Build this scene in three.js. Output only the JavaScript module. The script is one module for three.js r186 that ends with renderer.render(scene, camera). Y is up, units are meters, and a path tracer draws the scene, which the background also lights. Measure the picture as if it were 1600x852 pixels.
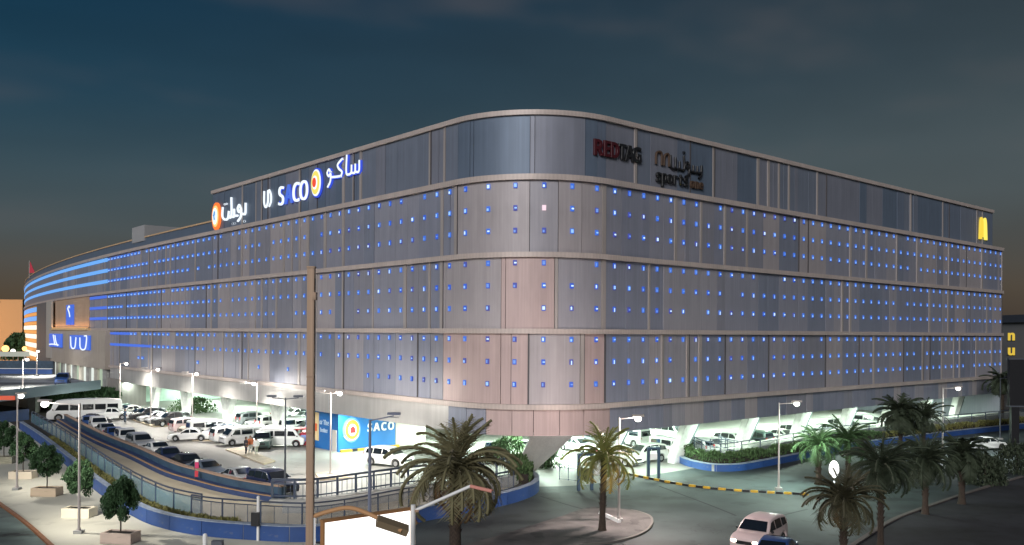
import * as THREE from 'three';
import { mergeGeometries, toCreasedNormals } from 'three/addons/utils/BufferGeometryUtils.js';
import { MarchingCubes } from 'three/addons/objects/MarchingCubes.js';
import { TextGeometry } from 'three/addons/geometries/TextGeometry.js';
import { FontLoader } from 'three/addons/loaders/FontLoader.js';
import { RectAreaLightUniformsLib } from 'three/addons/lights/RectAreaLightUniformsLib.js';

// ------------------------------------------------------------------ camera, sky, light, exposure
const scene = new THREE.Scene();
const EYE = 12.5, FOC = 1370, HX = 800, HY = 519.5, ROLL = 0.0058;   // lens figures of the 1600-pixel photograph
const camera = new THREE.PerspectiveCamera(2 * Math.atan(HY / FOC) * 180 / Math.PI, 1600 / (2 * HY), 0.5, 4000);
camera.setViewOffset(1600, 2 * HY, 0, 0, 1600, 852);
camera.position.set(0, EYE, 0);
camera.rotation.z = ROLL;
const renderer = new THREE.WebGLRenderer({ antialias: true });
renderer.toneMapping = THREE.LinearToneMapping;
renderer.toneMappingExposure = 1;
renderer.shadowMap.enabled = true;
RectAreaLightUniformsLib.init();

function rng(seed) { let s = seed | 0; return () => { s = (s + 0x6d2b79f5) | 0; let t = Math.imul(s ^ (s >>> 15), 1 | s); t = (t + Math.imul(t ^ (t >>> 7), 61 | t)) ^ t; return ((t ^ (t >>> 14)) >>> 0) / 4294967296; }; }
function hash(x, y) { let h = Math.imul(x | 0, 374761393) + Math.imul(y | 0, 668265263); h = Math.imul(h ^ (h >>> 13), 1274126177); return ((h ^ (h >>> 16)) >>> 0) / 4294967296; }
const sm = (t) => t * t * (3 - 2 * t), lerp = THREE.MathUtils.lerp, clamp = THREE.MathUtils.clamp, mod = (a, n) => ((a % n) + n) % n;
function vnoise(x, y, px = 4096, py = 4096) {   // value noise that repeats every px, py cells
  const ix = Math.floor(x), iy = Math.floor(y), u = sm(x - ix), v = sm(y - iy), h = (a, b) => hash(mod(a, px), mod(b, py));
  return lerp(lerp(h(ix, iy), h(ix + 1, iy), u), lerp(h(ix, iy + 1), h(ix + 1, iy + 1), u), v);
}
const srgb = (c) => (c <= 0.04045 ? c / 12.92 : Math.pow((c + 0.055) / 1.055, 2.4));

{ // dusk sky: air and thin cloud only
  const W = 1024, H = 512, data = new Float32Array(W * H * 4);
  const stops = [[-90, 60, 52, 46], [0, 66, 57, 50], [2.2, 84, 72, 58], [4.5, 80, 77, 71], [7, 76, 84, 86], [10.5, 60, 79, 88], [15, 34, 65, 83], [21, 16, 53, 76], [40, 12, 44, 74], [90, 10, 38, 70]];
  for (let r = 0; r < H; r++) for (let c = 0; c < W; c++) {
    const up = ((r + 0.5) / H - 0.5) * 180, az = ((c + 0.5) / W - 0.5) * 2 * Math.PI, dx = Math.cos(az) * Math.cos(up * Math.PI / 180);
    const dz = Math.sin(az) * Math.cos(up * Math.PI / 180), e0 = up + dx * 2.6;      // a little bluer toward -x, greyer toward +x
    let e = up > 0 ? Math.max(0.01, Math.min(up, 6) < 6 ? lerp(up, up - dx * 2.6, up / 6) : up - dx * 2.6) : up, k = 0;
    while (k < stops.length - 2 && e > stops[k + 1][0]) k++;
    const a = stops[k], b = stops[k + 1], t = clamp((e - a[0]) / (b[0] - a[0]), 0, 1);
    const grey = clamp(0.52 + dx * 0.95, 0, 1) * clamp(up / 10, 0, 1) * 0.72;
    let rgb = [1, 2, 3].map((i) => srgb(lerp(a[i], b[i], t) / 255));
    const m = (rgb[0] + rgb[1] + rgb[2]) / 3; rgb = rgb.map((v, i) => lerp(v, m * [0.86, 1.08, 1.16][i] * 1.12, grey));
    if (up > 0.5) {
      const kx = dx * 6 + 20, ky = up * 0.22, kz = dz * 6 + 40;
      let n = 0, am = 0.5; for (let o = 0, f = 1; o < 4; o++, f *= 2.1, am *= 0.5) n += am * vnoise(kx * f + kz * f * 0.7, ky * f * 1.6 + kz * f * 0.4);
      const cl = clamp((n - 0.5) * 3.2, 0, 1) * clamp(up / 5, 0, 1);
      const warm = [0.1, 0.085, 0.085]; rgb = rgb.map((v, i) => lerp(v, warm[i], cl * 0.3) * (1 + (n - 0.47) * 0.3));
    }
    const at = (r * W + c) * 4; data[at] = rgb[0]; data[at + 1] = rgb[1]; data[at + 2] = rgb[2]; data[at + 3] = 1;
  }
  const tex = new THREE.DataTexture(data, W, H, THREE.RGBAFormat, THREE.FloatType);
  tex.mapping = THREE.EquirectangularReflectionMapping; tex.magFilter = THREE.LinearFilter; tex.needsUpdate = true;
  scene.background = tex; scene.environment = tex;
}
const sun = new THREE.DirectionalLight(new THREE.Color(1, 0.98, 0.975), 2.35);   // the last glow of the dusk sky, very soft
sun.position.set(-62, 95, 105); sun.target.position.set(0, 10, -90); sun.shadow.radius = 45; sun.castShadow = true;
sun.shadow.mapSize.set(2048, 2048); Object.assign(sun.shadow.camera, { left: -180, right: 180, top: 180, bottom: -180, near: 1, far: 600 });
scene.add(sun, sun.target);

// ------------------------------------------------------------------ naming, tagging, geometry helpers
const taken = new Map();
function numbered(name) { const n = taken.get(name) ?? 0; taken.set(name, n + 1); return n ? `${name}_${String(n).padStart(3, '0')}` : name; }
function tag(o, label, category, group, kind) { const u = { label }; if (category) u.category = category; if (group) u.group = group; if (kind) u.kind = kind; o.userData = u; return o; }
function thing(name, label, category, pos = [0, 0, 0], turn = 0, group) {
  const o = new THREE.Group(); o.name = numbered(name); o.position.set(...pos); o.rotation.y = turn; scene.add(o); return tag(o, label, category, group);
}
function part(parent, name, geo, mat, label) {
  const m = new THREE.Mesh(Array.isArray(geo) ? merge(geo) : geo, mat); m.name = name; m.castShadow = m.receiveShadow = true; if (label) m.userData = { label }; parent.add(m); return m;
}
function single(name, label, category, geo, mat, group) { const m = part(scene, numbered(name), geo, mat); return tag(m, label, category, group); }
function struct(name, label, geo, mat) { const m = part(scene, numbered(name), geo, mat); m.userData = { kind: 'structure', label }; return m; }
function dup(src, pos, turn, label, group) {
  const r = src.clone(); r.name = numbered(src.name.replace(/_\d{3}$/, '')); r.position.set(...pos); r.rotation.y = turn; r.userData = { ...src.userData };
  if (label) r.userData.label = label; if (group) r.userData.group = group; scene.add(r); return r;
}
const plain = (g) => { const q = g.index ? g.toNonIndexed() : g; if (!q.attributes.uv) q.setAttribute('uv', new THREE.BufferAttribute(new Float32Array(q.attributes.position.count * 2), 2)); for (const k of Object.keys(q.attributes)) if (!['position', 'normal', 'uv'].includes(k)) q.deleteAttribute(k); q.clearGroups(); return q; };
const merge = (list) => mergeGeometries(list.map(plain), false);
const move = (g, x, y, z, ry = 0, rx = 0, rz = 0) => { if (rx) g.rotateX(rx); if (rz) g.rotateZ(rz); if (ry) g.rotateY(ry); return g.translate(x, y, z); };
const box = (w, h, d, x = 0, y = 0, z = 0, ry = 0) => move(new THREE.BoxGeometry(w, h, d), x, y, z, ry);
const cyl = (r0, r1, h, x = 0, y = 0, z = 0, n = 12) => new THREE.CylinderGeometry(r1, r0, h, n).translate(x, y + h / 2, z);
const ball = (r, x = 0, y = 0, z = 0, n = 12) => new THREE.SphereGeometry(r, n, Math.ceil(n * 0.7)).translate(x, y, z);
const V = (x, y, z) => new THREE.Vector3(x, y, z);
function tube(pts, r, seg = 24, sides = 8, straight = false) {
  const p = pts.map((q) => V(...q)); let c;
  if (straight) { c = new THREE.CurvePath(); for (let i = 0; i + 1 < p.length; i++) c.add(new THREE.LineCurve3(p[i], p[i + 1])); } else c = p.length === 2 ? new THREE.LineCurve3(p[0], p[1]) : new THREE.CatmullRomCurve3(p);
  return new THREE.TubeGeometry(c, seg, r, sides, false);
}
function bar(a, b, w, d = w) { // square bar from a to b
  const A = V(...a), B = V(...b), L = A.distanceTo(B), g = new THREE.BoxGeometry(w, L, d), q = new THREE.Quaternion().setFromUnitVectors(V(0, 1, 0), B.clone().sub(A).normalize());
  return g.applyQuaternion(q).translate(...A.add(B).multiplyScalar(0.5).toArray());
}
// plan coordinates: [X, D], D metres in front of the camera; world z = -D
function level(px, py) { const dx = px - HX, dy = py - HY, c = Math.cos(ROLL), s = Math.sin(ROLL); return [(dx * c + dy * s) / FOC, (dy * c - dx * s) / FOC]; }
function G(px, py, h = 0) { const [u, v] = level(px, py), D = (EYE - h) / v; return [u * D, D]; }                 // the ground point (height h) seen at a pixel
function AT(px, py, D) { const [u, v] = level(px, py); return [u * D, EYE - v * D, -D]; }
const W3 = ([X, D], y = 0) => [X, y, -D];
function smooth(pts, n = 8) { const c = new THREE.CatmullRomCurve3(pts.map(([x, d]) => V(x, 0, d)), false, 'centripetal'); return c.getPoints((pts.length - 1) * n).map((p) => [p.x, p.z]); }
function along(pts) { const L = [0]; for (let i = 1; i < pts.length; i++) L.push(L[i - 1] + Math.hypot(pts[i][0] - pts[i - 1][0], pts[i][1] - pts[i - 1][1])); return L; }
function atLength(pts, L, s) { let i = 0; while (i < L.length - 2 && L[i + 1] < s) i++; const t = (s - L[i]) / (L[i + 1] - L[i]), a = pts[i], b = pts[i + 1], dx = b[0] - a[0], dd = b[1] - a[1], n = Math.hypot(dx, dd); return { p: [a[0] + dx * t, a[1] + dd * t], d: [dx / n, dd / n] }; }
// a solid that follows a plan path: from offset o0 to o1 to its right-hand side, y0 to y1 (numbers or functions of length)
function ribbon(pts, o0, o1, y0, y1, uvScale = 1) {
  const L = along(pts), n = pts.length, pos = [], uv = [], f = (v, s) => (typeof v === 'function' ? v(s) : v), ring = [];
  for (let i = 0; i < n; i++) {
    const a = pts[Math.max(0, i - 1)], b = pts[Math.min(n - 1, i + 1)], dx = b[0] - a[0], dd = b[1] - a[1], l = Math.hypot(dx, dd) || 1, nx = dd / l, nd = -dx / l, s = L[i];
    const P = (o, y) => [pts[i][0] + nx * o, y, -(pts[i][1] + nd * o)];
    ring.push([P(o0, f(y0, s)), P(o1, f(y0, s)), P(o1, f(y1, s)), P(o0, f(y1, s))]);
  }
  const q = (A, B, C, E, ua, ub, va, vb) => { pos.push(...A, ...B, ...C, ...A, ...C, ...E); uv.push(ua, va, ub, va, ub, vb, ua, va, ub, vb, ua, vb); };
  for (let i = 0; i + 1 < n; i++) {
    const a = ring[i], b = ring[i + 1], s0 = L[i] * uvScale, s1 = L[i + 1] * uvScale, h0 = a[0][1] * uvScale, h1 = a[3][1] * uvScale, w = (o1 - o0) * uvScale;
    q(a[1], b[1], b[2], a[2], s0, s1, h0, h1); q(b[0], a[0], a[3], b[3], s1, s0, h0, h1); q(a[2], b[2], b[3], a[3], s0, s1, 0, w); q(a[0], b[0], b[1], a[1], s0, s1, 0, w);
  }
  const a = ring[0], b = ring[n - 1]; q(a[0], a[1], a[2], a[3], 0, 1, 0, 1); q(b[1], b[0], b[3], b[2], 0, 1, 0, 1);
  const g = new THREE.BufferGeometry(); g.setAttribute('position', new THREE.Float32BufferAttribute(pos, 3)); g.setAttribute('uv', new THREE.Float32BufferAttribute(uv, 2));
  g.computeVertexNormals(); return n > 2 ? toCreasedNormals(g, 0.6) : g;
}
function slab(pts, y0, y1) { // flat polygon in plan with thickness
  const s = new THREE.Shape(pts.map(([x, d]) => new THREE.Vector2(x, d))), g = new THREE.ExtrudeGeometry(s, { depth: y1 - y0, bevelEnabled: false }); g.rotateX(-Math.PI / 2); g.translate(0, y0, 0);
  return g; // x, y = height, z = -D; uv in metres
}
const sheet = (pts, y) => { const g = new THREE.ShapeGeometry(new THREE.Shape(pts.map(([x, d]) => new THREE.Vector2(x, d)))); g.rotateX(-Math.PI / 2); g.translate(0, y, 0); return g; };

// ------------------------------------------------------------------ materials
function greyTex(w, h, fn) { // fn(x, y in 0..1) -> brightness factor, stored as sRGB
  const d = new Uint8Array(w * h * 4); for (let j = 0; j < h; j++) for (let i = 0; i < w; i++) { const v = fn(i / w, j / h), rgb = Array.isArray(v) ? v : [v, v, v]; for (let c = 0; c < 3; c++) d[(j * w + i) * 4 + c] = Math.round(255 * Math.pow(clamp(rgb[c], 0, 1), 1 / 2.2)); d[(j * w + i) * 4 + 3] = 255; }
  const t = new THREE.DataTexture(d, w, h); t.colorSpace = THREE.SRGBColorSpace; t.wrapS = t.wrapT = THREE.RepeatWrapping; t.magFilter = THREE.LinearFilter; t.minFilter = THREE.LinearMipmapLinearFilter; t.needsUpdate = true; return t;
}
const rep = (t, a, b = a) => { const c = t.clone(); c.repeat.set(a, b); c.needsUpdate = true; return c; };
const fbm = (x, y, p, o = 4) => { let n = 0, a = 0.5, f = 1; for (let i = 0; i < o; i++, f *= 2, a *= 0.5) n += a * vnoise(x * p * f, y * p * f, p * f, p * f); return n / (1 - Math.pow(0.5, o)); };
const texPanel = greyTex(512, 512, (x, y) => {  // brushed, finely ribbed metal with faint rain streaks
  const rib = 0.035 * Math.sin(x * 64 * 2 * Math.PI), st = vnoise(x * 90, y * 3, 90, 3) * 0.07 + vnoise(x * 24, y * 2, 24, 2) * 0.09, cl = fbm(x, y, 5) * 0.16; return 0.7 + rib + st + cl - 0.06;
});
const texGround = greyTex(1024, 1024, (x, y) => { const n = fbm(x, y, 6, 5), g = hash(x * 1024, y * 1024), st = fbm(x + 0.37, y + 0.11, 3, 3); return clamp(0.6 + (n - 0.5) * 0.75 + (g - 0.5) * 0.16 + (st - 0.5) * 0.6 - clamp((fbm(x + 0.6, y + 0.2, 10, 3) - 0.62) * 3, 0, 0.2) - clamp(1 - Math.abs(fbm(x + 0.15, y + 0.35, 5, 5) - 0.5) * 130, 0, 1) * 0.25, 0, 1); });
const texFine = greyTex(256, 256, (x, y) => 0.72 + (fbm(x, y, 8, 4) - 0.5) * 0.5 + (hash(x * 256, y * 256) - 0.5) * 0.1);
const texSmooth = greyTex(512, 512, (x, y) => 0.86 + (fbm(x, y, 4, 5) - 0.5) * 0.22 + (hash(x * 512, y * 512) - 0.5) * 0.06 - clamp((fbm(x + 0.4, y + 0.1, 7, 4) - 0.68) * 2, 0, 0.12));
const texBark = greyTex(128, 256, (x, y) => 0.45 + 0.3 * Math.abs(Math.sin(y * 28 * Math.PI + Math.sin(x * 2 * Math.PI * 3) * 1.2)) + (vnoise(x * 16, y * 40, 16, 40) - 0.5) * 0.4);
const texBlue = greyTex(512, 512, (x, y) => { const c = fbm(x, y, 14, 5), d = fbm(x + 0.3, y + 0.7, 4, 4), chip = clamp((c - 0.7) * 6, 0, 1) * 0.5, k = 0.42 + d * 0.45; return [lerp(0.022, 0.24, chip) * k, lerp(0.09, 0.25, chip) * k, lerp(0.33, 0.27, chip) * k]; });
const M = (r, g, b, o = {}) => { const m = new THREE.MeshStandardMaterial({ roughness: 0.7, ...o }); m.color.setRGB(r, g, b); return m; };
const GLOW = (r, g, b, k = 1) => { const m = new THREE.MeshStandardMaterial({ roughness: 0.6 }); m.color.setRGB(0.02, 0.02, 0.02); m.emissive.setRGB(r, g, b); m.emissiveIntensity = k; return m; };
const mat = {
  earth: M(0.07, 0.062, 0.055, { map: rep(texGround, 1 / 30), roughness: 0.95 }), asphalt: M(0.06, 0.08, 0.08, { map: rep(texGround, 1 / 17), roughness: 0.72 }),
  lot: M(0.25, 0.24, 0.225, { map: rep(texSmooth, 1 / 19), roughness: 0.6 }), rampRoad: M(0.66, 0.57, 0.41, { map: rep(texSmooth, 1 / 12), roughness: 0.8 }), plaza: M(0.6, 0.58, 0.48, { map: rep(texSmooth, 1 / 14), roughness: 0.75 }),
  walk: M(0.15, 0.135, 0.13, { map: rep(texGround, 1 / 9), roughness: 0.8 }), kerb: M(0.5, 0.47, 0.42, { map: rep(texFine, 0.5) }), blue: M(1, 1, 1, { map: rep(texBlue, 0.13, 0.2), roughness: 0.55 }), blueTop: M(0.32, 0.38, 0.48, { map: rep(texFine, 0.4) }), slate: M(0.04, 0.085, 0.14, { map: rep(texFine, 0.3), roughness: 0.6 }),
  rail: M(0.05, 0.065, 0.1, { metalness: 0.4, roughness: 0.5 }), pole: M(0.42, 0.38, 0.36, { metalness: 0.2, roughness: 0.5 }), darkPole: M(0.09, 0.1, 0.12, { metalness: 0.4, roughness: 0.5 }), tan: M(0.5, 0.34, 0.23, { roughness: 0.6, map: rep(texFine, 0.7, 0.15) }), white: M(0.75, 0.75, 0.74, { roughness: 0.5 }),
  glassRail: M(0.12, 0.27, 0.34, { transparent: true, opacity: 0.38, roughness: 0.25 }), mesh: M(0.2, 0.22, 0.24, { transparent: true, opacity: 0.3, roughness: 0.6 }), concrete: M(0.42, 0.42, 0.4, { map: rep(texFine, 0.25) }), inner: M(0.66, 0.82, 0.72, { map: rep(texFine, 0.08), roughness: 0.85 }), cream: M(0.72, 0.68, 0.58, { map: rep(texFine, 0.1) }), ceiling: M(0.7, 0.74, 0.7),
  core: M(0.05, 0.05, 0.055, { roughness: 0.8 }), ledge: M(0.6, 0.51, 0.47, { map: rep(texPanel, 0.05, 0.3), roughness: 0.5, metalness: 0.15 }), column: M(0.95, 0.93, 0.9, { map: rep(texFine, 0.2), roughness: 0.6 }), colEdge: M(0.1, 0.13, 0.14),
  black: M(0.012, 0.012, 0.014, { roughness: 0.4 }), tyre: M(0.018, 0.018, 0.018, { roughness: 0.9 }), rim: M(0.45, 0.45, 0.46, { metalness: 0.8, roughness: 0.35 }), glass: new THREE.MeshPhysicalMaterial({ color: 0x0a0e12, roughness: 0.08, metalness: 0, clearcoat: 1, clearcoatRoughness: 0.05 }),
  leafTree: M(0.035, 0.085, 0.03, { roughness: 0.8 }), leafDark: M(0.026, 0.038, 0.018, { roughness: 0.75 }), leafOlive: M(0.052, 0.048, 0.022, { roughness: 0.75 }), leafGreen: M(0.035, 0.075, 0.022, { roughness: 0.7 }), hedge: M(0.05, 0.095, 0.03, { roughness: 0.85 }), dryHedge: M(0.13, 0.125, 0.035, { roughness: 0.85 }), bark: M(0.06, 0.04, 0.028, { map: rep(texBark, 2, 2), roughness: 0.9 }), trunk: M(0.05, 0.04, 0.03, { roughness: 0.9 }), soil: M(0.02, 0.015, 0.012, { roughness: 1 }), yellow: M(0.7, 0.43, 0.03, { map: rep(texFine, 1) }), planter: M(0.6, 0.5, 0.4, { map: rep(texFine, 0.6) }),
  lampGlow: GLOW(1, 0.97, 0.9, 7), lampGreen: GLOW(0.85, 1, 0.85, 7), tubeGlow: GLOW(0.9, 1, 0.92, 2.6), panelWhite: GLOW(1, 0.97, 0.93, 1.9), signWhite: GLOW(0.85, 0.93, 1, 1.15), signBlue: GLOW(0.04, 0.1, 0.9, 0.8), orangeGlow: GLOW(1, 0.2, 0.03, 1.1), yellowGlow: GLOW(1, 0.72, 0.06, 0.95), ledBlue: GLOW(0.07, 0.2, 0.95, 0.8), ledSky: GLOW(0.16, 0.45, 1, 0.95), ledWarm: GLOW(1, 0.42, 0.1, 0.8), ledWhite: GLOW(1, 0.86, 0.7, 1.3), headlight: GLOW(1, 0.85, 0.7, 9), tail: M(0.3, 0.01, 0.01, { roughness: 0.3 }), lampOff: M(0.5, 0.5, 0.48, { roughness: 0.2 }),
};
[mat.glass.color].forEach((c) => c.setRGB(0.008, 0.011, 0.014));
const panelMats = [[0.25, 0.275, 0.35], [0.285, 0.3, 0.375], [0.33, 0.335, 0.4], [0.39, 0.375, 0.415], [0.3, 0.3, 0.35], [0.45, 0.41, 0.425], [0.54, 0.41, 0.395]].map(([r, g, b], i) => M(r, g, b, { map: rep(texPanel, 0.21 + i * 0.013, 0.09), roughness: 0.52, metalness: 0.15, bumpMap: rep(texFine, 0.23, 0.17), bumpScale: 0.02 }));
const stripMat = M(0.47, 0.42, 0.4, { map: rep(texPanel, 0.3, 0.1), roughness: 0.5, metalness: 0.2 }), seamMat = M(0.07, 0.065, 0.07, { roughness: 0.6 });
const fasciaMat = M(0.6, 0.585, 0.57, { map: rep(texPanel, 0.1, 0.1), roughness: 0.38, metalness: 0.35 }), parapetMats = [[0.16, 0.21, 0.29], [0.19, 0.235, 0.32], [0.23, 0.265, 0.34], [0.275, 0.29, 0.355]].map(([r, g, b]) => M(r, g, b, { map: rep(texPanel, 0.19, 0.07), roughness: 0.5, metalness: 0.25 }));

// ------------------------------------------------------------------ ground, roads and pavements
struct('ground', 'dark open ground running to the horizon', sheet([[-1800, -60], [1800, -60], [1800, 2600], [-1800, 2600]], 0), mat.earth);
struct('road', 'dark asphalt road in front of the building and around its corner', sheet([[-60, 18], [70, 18], [140, 60], [170, 150], [90, 150], [20, 95], [-30, 95], [-60, 60]], 0.006), mat.asphalt);

// building outline: t = 0 at the middle of the rounded corner, + to the right wing, - to the left wing
const RD = [0.755, 0.656], LD = [-0.656, 0.755], CR = 8.8, CC = [1.14 + CR * (RD[0] + LD[0]), 67.4 + CR * (RD[1] + LD[1])], HALF = CR * Math.PI / 4, A0 = Math.atan2(0.656, 0.755), S0 = 61.5, BIG = 890;
function face(t) { // point and outward normal in plan
  if (Math.abs(t) <= HALF) { const a = Math.PI / 4 - t / CR, n = [-RD[0] * Math.sin(a) - LD[0] * Math.cos(a), -RD[1] * Math.sin(a) - LD[1] * Math.cos(a)]; const l = Math.hypot(...n); return { p: [CC[0] + n[0] / l * CR, CC[1] + n[1] / l * CR], n: [n[0] / l, n[1] / l] }; }
  if (t > 0) return { p: [CC[0] - LD[0] * CR + RD[0] * (t - HALF), CC[1] - LD[1] * CR + RD[1] * (t - HALF)], n: [-LD[0], -LD[1]] };
  const s = -t - HALF, q = Math.min(s, S0), x0 = CC[0] - RD[0] * CR + LD[0] * q, d0 = CC[1] - RD[1] * CR + LD[1] * q;
  if (s <= S0) return { p: [x0, d0], n: [-RD[0], -RD[1]] };
  const a = A0 - (s - S0) / BIG; return { p: [x0 - BIG * (Math.cos(a) - Math.cos(A0)), d0 + BIG * (Math.sin(A0) - Math.sin(a))], n: [-Math.cos(a), -Math.sin(a)] };
}
function facePath(t0, t1, off = 0) { // from left to right
  const ts = [t0]; for (let t = t0; t < t1 - 1e-6;) { const arc = Math.abs(t + 1e-4) < HALF, s = -t - HALF; let st = arc ? 0.75 : s > S0 ? 6 : t < -HALF ? (s > S0 - 6 ? 3 : 400) : 400; let nx = t + st; for (const k of [-HALF - S0, -HALF, HALF]) if (t < k - 1e-6 && nx > k) nx = k; nx = Math.min(nx, t1); if (t1 - nx < 0.05) nx = t1; ts.push(nx); t = nx; }
  return ts.map((t) => { const f = face(t); return [f.p[0] + f.n[0] * off, f.p[1] + f.n[1] * off]; });
}
function tAtPx(px, right) { // where the sight line of a photo column meets a wing
  let lo = right ? -HALF : -HALF - 230, hi = right ? HALF + 90 : HALF; const f = (t) => { const q = face(t).p; return q[0] / q[1] - (px - HX) / FOC; };
  for (let i = 0; i < 60; i++) { const m = (lo + hi) / 2; if (f(m) > 0) hi = m; else lo = m; } return (lo + hi) / 2;
}
const T_END = HALF + 84.8, T_FAR = -HALF - S0 - 215, Y = { soffit: 4.1, b4: 6.45, b3: 12.6, b2: 18.8, b1: 25.08, roof: 30.45 }, PAR_R = HALF + 81.2, PAR_L = -HALF - 51.8, DEEP = 30;
const inner = (t) => { const f = face(t); return [f.p[0] - f.n[0] * DEEP, f.p[1] - f.n[1] * DEEP]; };
const innerCorner = [1.14 + DEEP * (RD[0] + LD[0]), 67.4 + DEEP * (RD[1] + LD[1])];
const outline = facePath(T_FAR, T_END), innerLine = [inner(T_FAR), inner(-HALF - S0 - 150), inner(-HALF - S0 - 80), inner(-HALF - S0), innerCorner, inner(T_END)];
struct('car_park_floor', 'pale car park surface in front of and under the building', sheet([...outline.map((p) => p), ...[...innerLine].reverse()], 0.012), mat.lot);
{
  const lotEdge = [G(130, 668), G(200, 708), G(260, 735), G(330, 765), G(400, 783), G(480, 786), G(560, 775), G(640, 763), G(720, 755), G(790, 748), G(838, 750)];
  struct('parking_lot', 'pale paved open parking lot before the left wing', sheet([...smooth(lotEdge, 5), face(0).p, face(-HALF).p, face(-HALF - S0).p, face(-HALF - S0 - 60).p, face(-HALF - S0 - 110).p, [-92, 150], G(60, 640)], 0.010), mat.lot);
}

// ------------------------------------------------------------------ the mall
const mall = thing('shopping_mall', 'large grey metal clad shopping mall with rounded corner and rows of small blue lights', 'mall');
const rnd = rng(7);
const panelParts = [], winParts = [];
const pxSize = (t, w, y0, y1) => { const f = face(t), D = Math.hypot(...f.p), cos = Math.abs(f.n[0] * f.p[0] + f.n[1] * f.p[1]) / D; return (w * cos / D) * ((y1 - y0) / D) * FOC * FOC; };
function addPanel(t0, t1, y0, y1, out, m) { panelParts.push({ g: ribbon(facePath(t0, t1, 0), 0, out, y0, y1), m, size: pxSize((t0 + t1) / 2, t1 - t0, y0, y1) }); }
// window columns
const cols = []; { for (let t = HALF + 0.9; t < T_END - 0.3; t += 1.85) cols.push(t); for (let k = 0; k < 6; k++) cols.push(-HALF + 1.15 + k * 2.3); for (let t = -HALF - 0.9; t > -HALF - 150; t -= 1.85) cols.push(t); cols.sort((a, b) => a - b); }
const edges = []; for (let i = 0; i + 1 < cols.length; i++) edges.push((cols[i] + cols[i + 1]) / 2);
const T_SOLID2 = tAtPx(141), T_SOLID3 = tAtPx(173), T_STRIP = tAtPx(170), T_STRIP3 = tAtPx(250);
const tiers = [{ y0: Y.b4 + 0.22, y1: Y.b3 - 0.2, k: 3, tl: T_SOLID3 }, { y0: Y.b3 + 0.2, y1: Y.b2 - 0.2, k: 2, tl: T_SOLID2 }, { y0: Y.b2 + 0.2, y1: Y.b1 - 0.25, k: 1, tl: T_FAR }, { y0: Y.b1 + 0.25, y1: Y.roof - 0.35, k: 0, tl: PAR_L }];
for (const tier of tiers) {
  const tr = tier.k === 0 ? PAR_R : T_END; let t = Math.max(tier.tl, -HALF - 140);
  while (t < tr - 0.4) {
    let e = edges.findIndex((x) => x > t + 0.5); const n = 1 + Math.floor(rnd() * 2.4); e = e < 0 ? edges.length : e + n - 1; let t1 = Math.min(edges[e] ?? tr, tr); if (tr - t1 < 0.9) t1 = tr;
    if (tier.k === 0 && rnd() < 0.45 && t1 - t > 2.4) t1 = t + 1.3 + rnd() * 0.8;
    const strip = rnd() < 0.42 && t1 - t > 1.4 ? 0.22 + rnd() * 0.3 : 0, far = t < -HALF - 48, corner = Math.abs((t + t1) / 2) < HALF;
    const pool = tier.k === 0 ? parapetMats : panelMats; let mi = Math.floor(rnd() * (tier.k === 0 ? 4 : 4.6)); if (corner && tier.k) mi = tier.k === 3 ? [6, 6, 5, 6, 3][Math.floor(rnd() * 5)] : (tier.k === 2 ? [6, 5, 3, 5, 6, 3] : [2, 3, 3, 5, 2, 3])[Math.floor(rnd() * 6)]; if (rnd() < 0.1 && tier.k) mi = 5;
    // narrower sheets inside one bay on the corner
    const cut = corner && rnd() < 0.5 ? [t, t + 0.38, t1 - strip] : rnd() < 0.25 ? [t, lerp(t, t1 - strip, 0.35 + rnd() * 0.3), t1 - strip] : [t, t1 - strip];
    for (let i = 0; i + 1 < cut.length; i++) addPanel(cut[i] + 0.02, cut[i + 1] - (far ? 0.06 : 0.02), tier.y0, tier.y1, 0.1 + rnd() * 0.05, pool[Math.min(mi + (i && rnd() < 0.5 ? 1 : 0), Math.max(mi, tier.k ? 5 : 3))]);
    if (strip) addPanel(t1 - strip + 0.02, t1 - 0.015, tier.y0, tier.y1, 0.17 + rnd() * 0.05, stripMat);
    if (rnd() < (tier.k === 3 ? 0.3 : 0.1)) addPanel(t1 - 0.09, t1 + 0.04, tier.y0, tier.y1, 0.2, seamMat);
    t = t1;
  }
}
// fascia below the lowest ledge: smooth on the left wing, panelled at the corner and along the right wing
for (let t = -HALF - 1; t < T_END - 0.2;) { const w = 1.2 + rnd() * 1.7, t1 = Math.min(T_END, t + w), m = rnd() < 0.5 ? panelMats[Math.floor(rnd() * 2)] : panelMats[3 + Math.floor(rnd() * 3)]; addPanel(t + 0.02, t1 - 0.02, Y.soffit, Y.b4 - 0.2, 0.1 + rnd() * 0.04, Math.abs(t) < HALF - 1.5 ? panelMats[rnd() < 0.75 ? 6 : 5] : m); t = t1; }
panelParts.sort((a, b) => b.size - a.size);
panelParts.slice(0, 296).forEach((p) => part(mall, 'wall_panel', p.g, p.m));
{ const byM = new Map(); for (const p of panelParts.slice(296)) { if (!byM.has(p.m)) byM.set(p.m, []); byM.get(p.m).push(p.g); } const ms = [...byM.keys()]; part(mall, 'far_wall_panels', mergeGeometries(ms.map((m) => merge(byM.get(m))), true), ms).userData = { kind: 'stuff' }; }
part(mall, 'smooth_fascia', ribbon(facePath(T_SOLID3, -HALF - 1), 0, 0.12, Y.soffit, Y.b4 - 0.2), fasciaMat);
part(mall, 'wall', ribbon(facePath(T_FAR, T_END), -0.5, 0, Y.soffit, Y.b1 + 0.2), mat.core);
part(mall, 'parapet_wall', ribbon(facePath(PAR_L, PAR_R), -0.4, 0, Y.b1 + 0.2, Y.roof - 0.1), mat.core);
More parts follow.
